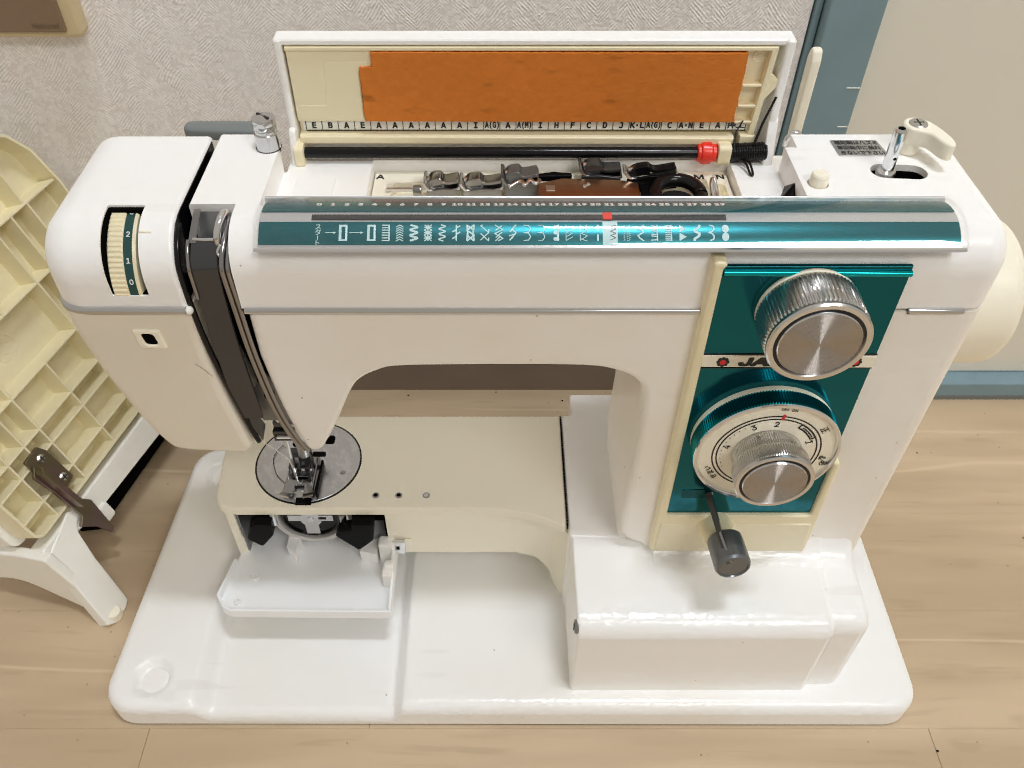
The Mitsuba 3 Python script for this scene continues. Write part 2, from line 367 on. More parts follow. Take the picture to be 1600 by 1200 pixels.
add('door', bx(.3728, 1.3, WALL_Y - .002, WALL_Y + .02, .0164, .75, .001), 'door_paint')
lab('door', 'plain beige door panel inside the blue frame', 'door')
# outlet plate on the wall, top left
add('outlet_plate__surround', prism(rnd([(-.115, .2458), (-.0058, .2458), (-.0058, .336), (-.115, .336)], .003), WALL_Y - .0085, WALL_Y, 'y', b=.002, b2=0), 'switch_cream')
add('outlet_plate__cover', prism(rnd([(-.110, .2492), (-.0122, .2492), (-.0122, .332), (-.110, .332)], .0008), WALL_Y - .0105, WALL_Y - .0080, 'y', b=.0008, b2=0), 'switch_brown')
add('outlet_plate__lettering', put(flat(shape_text('National', .0024, bold=1), .0003), (-.0272, WALL_Y - .0104, .2513), (1, 0, 0), (0, 0, 1)), 'smoke_print', False)
lab('outlet_plate', 'brown wall outlet plate with a cream surround at the upper left of the wallpaper', 'outlet plate')
# crumbs on the floor
cr = []
for (cx, cy) in [(.155, .2325), (.19, .229), (.412, .207), (.505, .19), (.44, .16), (-.045, .0045), (.46, .175), (.29, -.015), (.405, -.013), (.5, .11), (.13, .226), (.235, .221), (.265, .229)]:
    m = trimesh.creation.icosphere(1, .0006 * rng.uniform(.4, 1.1)); m.apply_scale((rng.uniform(1, 1.6), 1, .5)); m.apply_translation((cx, cy, .0004)); cr.append(m)
add('floor_crumbs', cat(*cr), 'shade_and_crumb_black', True); lab('floor_crumbs', 'tiny dark crumbs scattered on the wooden floor', 'crumbs', kind='stuff')

# ================================================================== sewing machine: base
S = 'sewing_machine'
lab(S, 'white vintage sewing machine with teal control panel and open lid, standing on the wooden floor', 'sewing machine')
def base_mesh():
    poly = rnd([(-.0025, 0), (.3975, -.0005), (.3985, .166), (.0062, .166)], .015, 0)
    r = .0055
    ds = [0, .0002, .0006, .0013, .0022, .0033, .0045, .0058]
    pts, dd = [], []
    for d in ds:
        q = poly.buffer(-d, quad_segs=8) if d else poly
        for t in np.linspace(0, 1, 420, endpoint=False):
            pts.append(q.exterior.interpolate(t, normalized=True).coords[0]); dd.append(d)
    inner = poly.buffer(-.0066)
    g = np.stack(np.meshgrid(np.arange(-.004, .402, .0016), np.arange(-.002, .168, .0016)), -1).reshape(-1, 2)
    g = g[shapely.contains_xy(inner, g[:, 0], g[:, 1])]
    pts = np.vstack([pts, g]); dd = np.r_[dd, np.full(len(g), 1.)]
    x, y = pts.T
    ss = lambda a, b, v: (lambda t: t * t * (3 - 2 * t))(np.clip((v - a) / (b - a), 0, 1))
    h = np.full(len(pts), .0175)
    le = .0475 + (y * -.02)
    h -= .0078 * ss(le - .0055, le + .0045, x) * (1 - ss(.1405, .1455, x))                    # sunken panel in front of the free arm
    rr = np.hypot((x - .0205), (y - .0165) * 1.0)
    h -= .0042 * (1 - ss(.0058, .0102, np.hypot(x - .0262, y - .1440)))
    h -= .0042 * (1 - ss(.0058, .0102, rr))                                                    # bowl at the front left corner
    e = np.minimum(dd, r); h -= r - np.sqrt(np.maximum(r * r - (r - e) ** 2, 0))
    from scipy.spatial import Delaunay
    tri = Delaunay(pts).simplices
    V = np.c_[pts, h]
    n = 420; i = np.arange(n); j = (i + 1) % n
    low = np.c_[pts[:n] * 1, np.full(n, .0012)]
    F = [tri, np.c_[len(V) + i, len(V) + j, j], np.c_[len(V) + i, j, i]]
    a = cr2(pts[tri[:, 1]] - pts[tri[:, 0]], pts[tri[:, 2]] - pts[tri[:, 0]])
    F[0] = np.where((a < 0)[:, None], tri[:, ::-1], tri)
    # drop sliver triangles outside the outline
    return trimesh.Trimesh(np.vstack([V, low]), np.vstack(F), process=False)
add(S + '__base', base_mesh(), 'white_enamel', 50)
add(S + '__base__foot_plug', lathe([(0, .0002), (.0064, .0002), (.0067, -.0004), (.0067, -.002)], (.0218, .0158, .0150), n=32), 'lid_white')
add(S + '__base__foot_plug', lathe([(0, .0002), (.0064, .0002), (.0067, -.0004), (.0067, -.002)], (.0262, .1440, .0150), n=32), 'lid_white')
for (fx, fy) in ((.02, .012), (.38, .012), (.02, .15), (.38, .15)):
    add(S + '__base__rubber_foot', rod((fx, fy, 0), (fx, fy, .004), .007), 'black_rubber')
# motor cover at the front right, and the foot of the column beside it
def cover_low(y0):
    return [(y0, .0090), (y0 + .0002, .068)] + [(y0 + .0095 - .0093 * math.cos(a), .0675 + .0093 * math.sin(a)) for a in np.linspace(.15, 1.5, 7)] + [(.030, .0778), (.0600, .0797), (.0600, .0090)]
def cover_prof(y0, dz, zc):
    p = [(y0, .0090), (y0 + .0002, .068 + dz)]
    p += [(y0 + .0095 - .0093 * math.cos(a), .0675 + dz + .0093 * math.sin(a)) for a in np.linspace(.15, 1.5, 7)]
    p += [(.030, .0775 + dz), (.040, .0783 + dz), (.0455, .0797 + dz), (.0492, .0830 + dz), (.0515, .0885 + dz), (.0525, zc), (.10, zc), (.10, .0090)]
    return p
add(S + '__motor_cover', prism(cover_low(.0095), .2270, .3425, 'x', b=.0014, b2=.004), 'white_enamel', 40)
add(S + '__column_foot__fillet', prism([(.030, .0700), (.030, .0770), (.040, .0783), (.0455, .0797), (.0492, .0830), (.0515, .0885), (.0525, .095), (.10, .095), (.10, .07)], .2640, .3425, 'x', b=.0006), 'white_enamel', 40)
add(S + '__column_foot', prism(cover_prof(.0125, -.001, .095), .3405, .3595, 'x', b=.001, b2=.0055), 'white_enamel', 40)
add(S + '__cover_screw', lathe([(0, .0008), (.0028, .0008), (.0033, 0), (.0033, -.001)], (.2268, .0142, .0715), (-1, 0, 0), n=24), 'dark_chrome')
add(S + '__cover_screw__slot', bx(.2257, .2261, .0137, .0147, .069, .0742), 'shade_and_crumb_black', False)
# pillar block behind the bed
add(S + '__pillar_base', prism(rnd([(.2258, .0565), (.30, .0545), (.361, .0545), (.361, .1505), (.2312, .1505), (.2312, .1348), (.2258, .1348)], .0016), .0165, .0798, 'z', b=.0, b2=.0010), 'white_enamel', 35)
# ---- free arm (bed)
bedp = rnd(np.vstack([[(.0495, .1342), (.0495, .1120)], spline([(.0500, .105), (.0512, .088), (.0528, .0785), (.0565, .0738), (.064, .0726)], 4), [(.18, .0726)], spline([(.195, .0716), (.208, .0690), (.218, .0648), (.2248, .0610)], 4), [(.2252, .1342)]]), .0012)
add(S + '__bed', prism(bedp, .0742, .0802, 'z', b=.0012, b2=.0014), 'shaded_enamel', 35)
lower = [(.0560, .0745), (.0560, .060), (.0600, .0500), (.1365, .0500), (.1365, .0372), (.200, .0372)] + spline([(.205, .0370), (.2125, .0345), (.2180, .0285), (.2210, .0200), (.2255, .0165)], 5).tolist() + [(.2275, .0745)]
bm = prism(Polygon(lower), .0752, .1320, 'y', b=.0016, b2=.001)
bm = cut(bm, bx(.0600, .1352, .05, .1275, .03, .0738))
add(S + '__bed_housing', bm, 'shaded_enamel', 35)
add(S + '__bed_end', prism([(.0545, .0778), (.0600, .0778), (.0600, .1300), (.0545, .1300)], .030, .0740, 'z', b=.001), 'shaded_enamel')
# sloping side cheek where the bed runs into the motor cover, with its finger scoop
add(S + '__cheek', both(prism([(.2020, .0753), (.2120, .0742), (.2195, .0712), (.2272, .0592), (.2272, .0760), (.2020, .0760)], .0100, .0785, 'z'), prism(Polygon(lower), .05, .08, 'y')), 'shaded_enamel', 25)
add(S + '__bed_housing__scoop', hull([(.2005, .0752, .0722), (.2235, .0662, .0712), (.2090, .0735, .0672), (.2218, .0668, .0662), (.2240, .0752, .0640), (.2005, .0760, .0690)]), 'shaded_enamel', 20)
add(S + '__bed_seam', bx(.22505, .2255, .0615, .1340, .0790, .0803), 'shade_and_crumb_black', False)
for (hx, m) in ((.1312, 'shade_and_crumb_black'), (.1426, 'shade_and_crumb_black'), (.1562, 'steel')):
    add(S + '__bed_hole', lathe([(.0011, .0003), (.0016, .0003), (.0018, 0), (.0018, -.0004)], (hx, .0806, .0803), n=20), 'dark_chrome')
    add(S + '__bed_hole_bore', lathe([(0, .0002), (.0012, .0002)], (hx, .0806, .0803), n=16), m)
# needle plate
NP = (.0947, .1020)
pl = prism(Point(*NP).buffer(.0262, quad_segs=24).difference(sbox(.0918, .075, .1000, .0790)).difference(sbox(.0905, .0815, .0985, .0823)), .0795, .0809, b=0, b2=.0003)
add(S + '__needle_plate', pl, 'plate_steel', 30)
add(S + '__needle_plate__rim', lathe([(.0263, -.001), (.0263, .0008), (.0270, .0008), (.0270, -.001)], (*NP, .0798), n=72), 'black_gloss')
add(S + '__needle_plate__bobbin_cover', bx(.0920, .1000, .0746, .0800, .0790, .0806, .0004), 'black_plastic')
add(S + '__needle_plate__screw', lathe([(0, .0004), (.0010, .0004), (.0013, 0)], (.1132, .0945, .0809), n=18), 'dark_chrome')
add(S + '__needle_plate__slot', prism(rnd([(.1005, .1135), (.1062, .1135), (.1062, .1185), (.1035, .1195)], .0012), .0808, .0812), 'shade_and_crumb_black', False)
add(S + '__needle_plate__hole', prism(Point(.0868, .1135).buffer(.0022), .0808, .0812), 'shade_and_crumb_black', False)
# presser foot and needle
fo = rnd([(.0853, .0800), (.0905, .0786), (.0914, .0850), (.0957, .0850), (.0964, .0786), (.1012, .0793), (.1021, .0985), (.0998, .1055), (.0862, .1075), (.0868, .0950)], .0005)
add(S + '__presser_foot', prism(fo.difference(rnd([(.0895, .0880), (.0968, .0880), (.0968, .0896), (.0895, .0896)], .0006)), .0822, .0836, 'z', b=.0003), 'dark_chrome', 30)
add(S + '__presser_foot__needle_slot', bx(.0892, .0970, .0876, .0900, .0818, .0826), 'shade_and_crumb_black', False)
add(S + '__presser_foot__guide_line', tube([(.0945, .0876, .0838), (.0943, .0858, .0838), (.0936, .0850, .0836)], .0003, 6), 'chrome', True)
toe = [(.0853, .0803, .0836), (.0908, .0790, .0836), (.0850, .0762, .0868), (.0900, .0752, .0860), (.0853, .0803, .0824), (.0908, .0790, .0824), (.0850, .0760, .0860), (.0900, .0750, .0852)]
add(S + '__presser_foot__toe', hull(toe), 'steel', 20)
add(S + '__presser_foot__toe', hull([(2 * .0934 - x, y, z) for x, y, z in toe]), 'dark_chrome', 20)
for a_, b_ in ((.0874, .0896), (.0915, .0936), (.0955, .0980)):
    add(S + '__presser_foot__lug', bx(a_, b_, .0912, .0955, .0836, .0886, .0005), 'slate_metal')
for a_, b_ in ((.0862, .0874), (.0897, .0914), (.0937, .0954), (.0980, .0992)):
    add(S + '__presser_foot__hinge_pin', rod((a_, .0918, .0866), (b_, .0918, .0866), .0010, 12), 'chrome')
add(S + '__presser_foot__ankle', bx(.0884, .0990, .0950, .0985, .0835, .0960, .0008), 'slate_metal')
add(S + '__presser_foot__ankle_window', bx(.0905, .0925, .0944, .0952, .0880, .0925, .0003), 'steel')
add(S + '__presser_foot__side_wall', bx(.1000, .1010, .0800, .1030, .0834, .0866, .0004), 'dark_chrome')
add(S + '__presser_foot__side_wall', bx(.0866, .0876, .0880, .1040, .0834, .0860, .0004), 'steel')
add(S + '__presser_foot__side_bar', bx(.1020, .1032, .0785, .1000, .0814, .0846, .0004), 'black_plastic')
add(S + '__presser_foot__release_lever', bx(.0985, .1050, .0985, .1010, .0880, .0900, .0006), 'black_plastic')
add(S + '__presser_bar', rod((.0955, .0965, .093), (.0955, .0965, .170), .0032), 'steel')
add(S + '__needle_bar', rod((.0915, .0885, .128), (.0915, .0885, .190), .0030), 'chrome')
add(S + '__needle_clamp', bx(.0880, .0950, .0850, .0920, .118, .129, .0015), 'slate_metal')
add(S + '__needle_clamp__screw', rod((.0945, .0885, .1235), (.1005, .0885, .1235), .0022), 'chrome')
add(S + '__needle', rod((.0915, .0885, .119), (.0915, .0882, .0835), .0007, 10), 'chrome')
add(S + '__needle_thread', tube(spline([(.0897, .058, .170), (.0893, .066, .140), (.0895, .078, .118), (.0906, .0868, .100), (.0913, .0876, .0885), (.0910, .0895, .0850), (.0895, .096, .0825), (.0850, .108, .0820), (.079, .113, .0818)], 6), .00022, 6), 'paper')
add(S + '__needle_thread', tube(spline([(.0800, .112, .0818), (.0765, .104, .0815), (.0800, .093, .0815), (.0868, .086, .0818)], 6), .00018, 6), 'ink')
# hook race, latches and the open shuttle door under the bed
HC = np.array([.0955, .0830, .0600]); HD = np.array([0, -1., .05])
add(S + '__hook_race', lathe([(.0175, -.012), (.0205, -.012), (.0207, .0), (.0195, .0018), (.0165, .0024), (.0158, .0010), (.0158, -.004), (0, -.004)], HC, HD, n=64), 'race_steel')
add(S + '__hook_race__shuttle', lathe([(.0155, -.003), (.0150, .0012), (.0138, .0018), (.0138, .0006), (0, .0006)], HC, HD, n=48), 'black_gloss')
hm = frame(HC + HD * .0006, (1, 0, 0), (0, .05, 1))
sh = union_all([sbox(-.0115, -.0022, .0115, .0022), sbox(-.0035, -.0125, .0035, .0045), Point(0, -.001).buffer(.0055)]).difference(Point(0, -.001).buffer(.0018)).difference(sbox(.004, -.001, .008, .001))
m = flat(sh, .0012); m.apply_transform(hm); add(S + '__hook_race__bobbin_case', m, 'steel', 20)
m = flat(Point(0, -.001).buffer(.0017), .0016); m.apply_transform(hm); add(S + '__hook_race__center_pin', m, 'chrome', 20)
def latch(pts, y0, y1): return prism(rnd(pts, .0012), y0, y1, 'y', b=.0012)
add(S + '__race_latch', latch([(.0722, .0738), (.0800, .0736), (.0795, .0632), (.0725, .0535), (.0658, .0600), (.0690, .0710)], .0680, .0745), 'black_plastic')
add(S + '__race_latch', latch([(.1195, .0738), (.1310, .0738), (.1290, .0590), (.1210, .0500), (.1105, .0628), (.1125, .0685), (.1190, .0690)], .0680, .0745), 'black_plastic')
add(S + '__race_latch__spring_pin', rod((.0800, .0735, .074), (.0800, .0735, .066), .0014), 'chrome')
add(S + '__race_latch_001__spring_pin', rod((.1145, .0735, .074), (.1145, .0735, .067), .0018), 'dark_chrome')
add(S + '__hook_cavity', cat(bx(.0602, .1350, .1020, .1030, .0180, .0738), bx(.0602, .1350, .0765, .1030, .0728, .0737), bx(.1340, .1350, .0765, .103, .0360, .0737)), 'shade_and_crumb_black', False)  # black sheets standing in for the shade inside the cavity
DP = rnd([(.0500, .0490), (.0545, .0420), (.0585, .0400), (.1385, .0392), (.1388, .0980), (.0600, .0980)], .0008)
add(S + '__hook_cavity_cheek', bx(.0602, .0612, .0765, .102, .0380, .0737), 'grey_metal', False)
add(S + '__shuttle_door', prism(DP, .0335, .0350, 'z', b=.0003), 'door_white')
rim = DP.difference(DP.buffer(-.0014)).difference(sbox(.04, .0700, .2, .11))
add(S + '__shuttle_door__rim', prism(rim if isinstance(rim, Polygon) else max(rim.geoms, key=lambda g: g.area), .0345, .0400, 'z', b=0, b2=.0004), 'door_white')
for (px_, py_) in ((.0660, .0620), (.0600, .0475)):
    add(S + '__shuttle_door__boss', lathe([(.0012, .0008), (.0018, .0008), (.0020, 0)], (px_, py_, .0351), n=20), 'lid_white')
add(S + '__shuttle_door__inner_wall', prism([(.0815, .0750), (.0870, .0700), (.0875, .0820), (.0815, .0830)], .035, .0440, 'z', b=.0003), 'lid_white')
add(S + '__shuttle_door__inner_wall', prism([(.1200, .0720), (.1290, .0700), (.1290, .0800), (.1200, .0800)], .035, .0440, 'z', b=.0003), 'lid_white')
add(S + '__shuttle_door__hinge', cat(bx(.1330, .1380, .0560, .0650, .035, .046, .0008), rod((.1340, .062, .0455), (.1385, .062, .0455), .003)), 'lid_white')
add(S + '__shuttle_door__side_wall', prism([(.0400, .0350), (.0720, .0350), (.0720, .0490), (.0640, .0480), (.0580, .0425), (.0400, .0418)], .1372, .1386, 'x', b=.0003), 'door_white')
add(S + '__shuttle_door__hinge_post', bx(.1300, .1385, .0700, .0770, .034, .0520, .002), 'lid_white')
add(S + '__door_latch', cut(prism(rnd([(.1362, .0418), (.1436, .0412), (.1440, .0512), (.1366, .0518)], .0006), .0722, .0740, 'y', b=.0003), bx(.1388, .1410, .07, .08, .0450, .0482)), 'chrome')
add(S + '__door_latch__bracket', bx(.1436, .1470, .0740, .0750, .0425, .0510, .0003), 'shaded_enamel')
add(S + '__door_latch__pin', bx(.1392, .1404, .0732, .0742, .0455, .0476), 'shade_and_crumb_black', False)
labels[S + '__shuttle_door'] = {'label': 'white shuttle door hanging open in front of the bed'}

# ---- arm and column casting (below the chrome line)
AY0, AY1 = .051, .118
arch = spline([(.1040, .2023), (.1073, .1746), (.1118, .1540), (.1143, .1478), (.1180, .1476), (.1228, .1556), (.1291, .1690), (.1346, .1818), (.1392, .1893), (.1470, .1945), (.1568, .1968), (.1925, .1974), (.2237, .1970), (.2356, .1948), (.2440, .1900), (.2480, .1811), (.2487, .1554), (.2480, .1212), (.2475, .1010), (.2488, .0915), (.2525, .0845), (.2600, .0805)], 5)
PLAN = prism(Polygon([(.05, .03), (.3560, .03)] + [(.3560 + .0080 * math.sin(a), AY0 + .0080 - .0080 * math.cos(a)) for a in np.linspace(0, math.pi / 2, 9)] + [(.3640, .15), (.05, .15)]), .05, .27, 'z')
low = np.vstack([[(.1040, .2400)], arch, [(.2600, .070), (.3700, .070), (.3700, .2400)]])
add(S + '__arm', both(cut(prism(low, AY0, AY1, 'y', b=.0034, b2=.003, seg=5), bx(.09, .38, .04, .13, .2248, .26)), PLAN), 'arm_enamel', 40)
add(S + '__column_core', bx(.2486, .30, .0560, .1175, .0750, .1050, .002), 'arm_enamel')
# ---- top shell
prof = [(AY0, .19), (AY0, .2395)] + [(AY0 + .0150 - .0150 * math.cos(a), .2405 + .0150 * math.sin(a)) for a in np.linspace(.06, math.pi / 2, 9)] + [(.145, .2555), (.145, .19)]
sh = prism(prof, .0868, .3640, 'x', b=.0012, b2=.0085, seg=6)
slotp = LineString([(.3300, .0922), (.3405, .0914)]).buffer(.0047)
sh = cut(sh, bx(.05, .40, .03, .15, .18, .2262), bx(.05, .40, AY1, .16, .15, .27), bx(.080, .1030, .040, .0712, .220, .262), bx(.1110, .2985, .0700, .130, .2450, .270), bx(.1437, .2815, .0735, .1175, .2290, .2460), prism(slotp, .2263, .27), prism(Point(.3043, .0840).buffer(.0037), .245, .27),
         bx(.2975, .3030, .1085, .13, .2380, .27), bx(.1075, .1120, .1085, .13, .2380, .27))
add(S + '__top_shell', sh, 'lid_white', 32)
add(S + '__top_shell__spindle_recess', cat(prism(slotp.buffer(.0004), .2258, .2262), prism(slotp.buffer(.0002).difference(slotp.buffer(-.0002)), .2262, .2530)), 'shade_and_crumb_black', False)  # black lining paints the shade down in the recess
add(S + '__top_shell__hole_shade_wedge', hull([(.2984, .0800, .2452), (.2984, .0985, .2452), (.2984, .0900, .2520), (.2940, .0800, .2452), (.2940, .0885, .2452)]), 'black_plastic', 20)  # black solid standing in for the shade of an open hole
add(S + '__top_shell__ledge_pad', bx(.1165, .1315, .0740, .1040, .2449, .2458, .0006), 'lid_white')
# ---- head: white cap with the tension dial, face plate
hp = [(AY0, .1900), (AY0, .2360)] + [(AY0 + .0185 - .0185 * math.cos(a), .2370 + .0185 * math.sin(a)) for a in np.linspace(.06, math.pi / 2, 10)] + [(.1500, .2555), (.1500, .1900)]
hd = prism(hp, .0365, .0840, 'x', b=.0125, b2=.0016, seg=7)
# the cap's lower rim stays full where the rounded end narrows
hd = cut(hd, bx(.02, .10, .03, .17, .18, .2264), bx(.02, .10, .1165, .17, .18, .27), bx(.0598, .0726, .045, .0705, .2318, .262, .0008))
add(S + '__head_cap', hd, 'lid_white', 40)
wl = Polygon(hp).buffer(-.0007).intersection(sbox(.045, .2320, .0703, .2600))
add(S + '__head_cap__dial_well', cat(prism(wl, .05982, .0601, 'x'), prism(wl, .0723, .07258, 'x'), bx(.0600, .0724, .0700, .0704, .2320, .2540), *[prism(wl.intersection(sbox(.04, z0, .09, z0 + .0003)), .0601, .0723, 'x') for z0 in (.23202,)], prism(wl.intersection(sbox(.0690, .24, .0703, .26)), .0601, .0723, 'x')), 'shade_and_crumb_black', False)
add(S + '__head_cap__index_mark', tube([(.0728, .0594, .2525), (.0768, .0593, .2524)], .00045, 8), 'ivory', True)
DC, DR = (.0748, .2304), .0238
add(S + '__tension_dial', lathe([(0, 0), (DR - .001, 0, 0), (DR, .0006, 1), (DR, .0052, 1), (DR - .0002, .0056), (DR - .0010, .0060), (0, .0060)], (.0603, *DC), (1, 0, 0), knurl=84, kdepth=.0003), 'cream_plastic', 25)
add(S + '__tension_dial__number_band', lathe([(DR - .0004, 0), (DR - .0004, .0030)], (.0660, *DC), (1, 0, 0), n=96), 'green_ink', True)
add(S + '__tension_dial__rim', lathe([(0, 0), (DR - .0006, 0), (DR - .0001, .0004), (DR - .0006, .0014), (DR - .003, .0018), (0, .0018)], (.0688, *DC), (1, 0, 0), n=96), 'cream_plastic')
for txt, ang in (('4', 86), ('3', 103), ('2', 124), ('1', 146), ('0', 164)):
    s = centred(shape_text(txt, .0018, bold=1)); m = flat(s, .0003)
    a = math.radians(ang); d = np.array([0, math.cos(a), math.sin(a)]); t = np.array([0, math.sin(a), -math.cos(a)])
    m = put(m, np.array([.0676, *DC]) + d * (DR - .0005), (1, 0, 0), -t if (np.cross((1, 0, 0), -t) @ d) > 0 else t); add(S + '__tension_dial__number', m, 'white_ink', False)
fp = np.vstack([[(.0392, .2380), (.0408, .2120)], spline([(.0418, .2060), (.0436, .1945), (.0462, .1840), (.0490, .1730), (.0525, .1620), (.0565, .1530), (.0590, .1500), (.0650, .1484)], 4), [(.0917, .1464)], spline([(.0917, .1464), (.0893, .1640), (.0868, .1820), (.0850, .2023), (.0846, .2246), (.0846, .2380)], 4)])
add(S + '__face_plate', cut(prism(fp, AY0, .1140, 'y', b=.0034, b2=.003, seg=4), bx(.02, .10, .04, .13, .2248, .26)), 'face_plastic', 40)
ep = rnd([(.0618, .2168), (.0715, .2165), (.0724, .2075), (.0627, .2082)], .0006); eh = rnd([(.0642, .2150), (.0688, .2148), (.0698, .2096), (.0652, .2098)], .0012)
add(S + '__face_plate__eyelet', prism(ep.difference(eh), .0500, .0530, 'y', b=.0006, b2=0), 'ivory')
add(S + '__face_plate__eyelet_hole', prism(eh, .0507, .0512, 'y'), 'shade_and_crumb_black', False)
add(S + '__face_plate__scratch', tube([(.0800, .05098, .1995), (.0825, .05096, .1965), (.0848, .05098, .1930)], .00012, 5), 'brown_board')
# ---- chrome trim line
def trim(path, r=.00125): return tube(path, r, 10)
add(S + '__chrome_trim', trim(np.vstack([spline([(.0358, .080, .2256), (.0366, .066, .2256), (.0390, .0570, .2256), (.0432, .0523, .2256), (.0500, .0508, .2256)], 5), [(.0836, .0508, .2256)]]), .0015), 'post_chrome', True)
add(S + '__chrome_trim', trim([(.1040, .0508, .2254), (.15, .0508, .2254), (.2624, .0508, .2254)], .0013), 'post_chrome', True)
add(S + '__chrome_trim', trim([(.3350, .0508, .2254), (.345, .0508, .2254), (.3541, .0508, .2254)], .0013), 'post_chrome', True)
add(S + '__chrome_trim__end_cap', trimesh.creation.icosphere(2, .0016).apply_translation((.0843, .0512, .2252)), 'paper', True)
# ---- thread slot between head and arm
add(S + '__slot_liner', prism([(.0842, .2500), (.0838, .2250), (.0858, .2023), (.0918, .1652), (.0945, .1500), (.1165, .1500), (.1075, .1746), (.1045, .2023), (.1032, .2250), (.1032, .2500)], .0760, .0775, 'y'), 'shade_and_crumb_black', False)
add(S + '__slot_liner', cat(bx(.0838, .0872, .071, .116, .2340, .2350), bx(.0840, .0868, .1120, .1150, .234, .2500)), 'black_gloss', False)
plate = rnd(np.vstack([[(.0902, .2505), (.0978, .2503), (.0975, .2289)], spline([(.0975, .2289), (.0972, .2120), (.0976, .1930), (.0985, .1760), (.0985, .1682)], 4), [(.0905, .1682)], spline([(.0898, .1700), (.0888, .1790), (.0882, .2013), (.0884, .2280), (.0890, .2420), (.0902, .2505)], 4)]), .0004)
cu = lambda z: AY0 + .0012 + (max(z - .2400, 0) ** 2) * 62
def ribbon(lr, th=.0012, off=0.):
    """A thin sheet that follows the rounded front: rows (left x, right x, z) from the bottom to the top."""
    V, F = [], []
    for xl, xr, z in lr: V += [(xl, cu(z) + off, z), (xr, cu(z) + off, z), (xr, cu(z) + off + th, z + th * .2), (xl, cu(z) + off + th, z + th * .2)]
    for k in range(len(lr) - 1):
        for a in range(4): F += [[4 * k + a, 4 * k + (a + 1) % 4, 4 * k + 4 + (a + 1) % 4], [4 * k + a, 4 * k + 4 + (a + 1) % 4, 4 * k + 4 + a]]
    F += [[0, 2, 1], [0, 3, 2]]; b = len(V) - 4; F += [[b, b + 1, b + 2], [b, b + 2, b + 3]]
    return fixvol(trimesh.Trimesh(np.array(V), F, process=False))
lr = [tuple(r) for r in spline([(.0905, .0985, .1682), (.0893, .0985, .1760), (.0886, .0978, .1930), (.0884, .0974, .2120), (.0884, .0976, .2289), (.0888, .0980, .2400), (.0894, .0982, .2460), (.0898, .0983, .2500)], 4)]
add(S + '__thread_slot_cover', ribbon(lr), 'slate_metal', 40)
up = [(.0888 + .0010 * t, .0913 + .0008 * t, .2494 + .0060 * t) for t in np.linspace(0, 1, 8)]
add(S + '__thread_slot_cover__edge_roll', ribbon(up, .0015, -.0004), 'dark_chrome', 40)
add(S + '__thread_slot_cover__edge_roll', tube([(.0886, cu(z) - .0003, z) for z in np.linspace(.2300, .2500, 10)], .0007, 8), 'dark_chrome', True)
add(S + '__thread_slot_cover__top_edge', tube([(.0902, cu(.25) + .0002, .2500), (.0940, cu(.25), .2499), (.0983, cu(.25) + .0002, .2500)], .0006, 8), 'chrome', True)
add(S + '__thread_slot_cover__back_wall', hull([(.0905, .0600, .2380), (.0990, .0600, .2380), (.0905, .0690, .2540), (.0990, .0690, .2540), (.0905, .0700, .2380), (.0990, .0700, .2380)]), 'grey_metal')
add(S + '__take_up_lever', tube(spline([(.0988, .060, .2440), (.0985, .0580, .2490), (.0990, .0590, .2530), (.1002, .0620, .2562), (.1006, .0660, .2556), (.1004, .069, .2520)], 5), .0013, 10), 'chrome', True)
add(S + '__take_up_lever__guide', tube(spline([(.0998, .0565, .2495), (.0986, .0552, .2470), (.1002, .0545, .2455), (.1010, .0570, .2480)], 5), .0006, 8), 'chrome', True)
rail = lambda dx, r, z0=.2545, ylift=.0: tube([(x + dx, cu(z) - .0016 + ylift, z) for x, z in spline([(.1030, z0), (.1018, .2500), (.1008, .2440), (.1008, .2380), (.1012, .2268), (.1022, .2023), (.1052, .1746), (.1092, .1580), (.1128, .1490)], 4)], r, 10)
add(S + '__thread_rail', rail(-.0010, .0010, ylift=.0012), 'dark_chrome', True)
add(S + '__thread_rail', rail(.0010, .0008, ylift=.0010), 'dark_chrome', True)
railL = [(x, AY0 + .0022 + (max(z - .2400, 0) ** 2) * 60, z) for x, z in spline([(.0850, .2530), (.0848, .2440), (.0846, .2274), (.0862, .2023), (.0915, .1652), (.0938, .1530)], 5)]
add(S + '__thread_rail', tube(railL, .0011, 8), 'black_gloss', True)
add(S + '__head_cap__gap_shade', prism(Polygon(hp).buffer(-.0012).intersection(sbox(.04, .2270, .1150, .26)), .0839, .08425, 'x'), 'black_gloss', 20)  # black plate added for the shade in the deep gap
add(S + '__top_shell__gap_shade', prism(Polygon(hp).buffer(-.0016).intersection(sbox(.0720, .2270, .1150, .26)), .0865, .0869, 'x'), 'black_gloss', 20)  # opposite side of the gap, its shade painted black too
add(S + '__slot_inner_plate', prism([(.0905, .1700), (.1005, .1830), (.1080, .1720), (.1120, .1560), (.1010, .1560), (.0945, .1560)], .0620, .0632, 'y', b=.0003), 'grey_metal')
add(S + '__slot_inner_plate__screw', rod((.1000, .0620, .1720), (.1000, .0605, .1720), .0020), 'shade_and_crumb_black')
add(S + '__slot_flap', hull([(.0912, .0530, .1680), (.0950, .0560, .1680), (.0955, .0530, .1535), (.0965, .0580, .1580), (.0920, .0580, .1680)]), 'slate_metal', 20)
add(S + '__thread_guide', cat(bx(.0975, .1060, .0610, .0640, .1480, .1500, .0005), bx(.0975, .1060, .0610, .0640, .1440, .1458, .0005), bx(.0970, .0980, .0610, .0640, .1440, .1500, .0003)), 'slate_metal')
add(S + '__thread_guide__pin', rod((.0985, .0606, .1470), (.1050, .0606, .1470), .0007, 10), 'chrome')
add(S + '__head_inner', prism([(.0880, .2200), (.1100, .2200), (.1100, .1550), (.0900, .1550)], .0790, .1130, 'y'), 'shade_and_crumb_black', False)

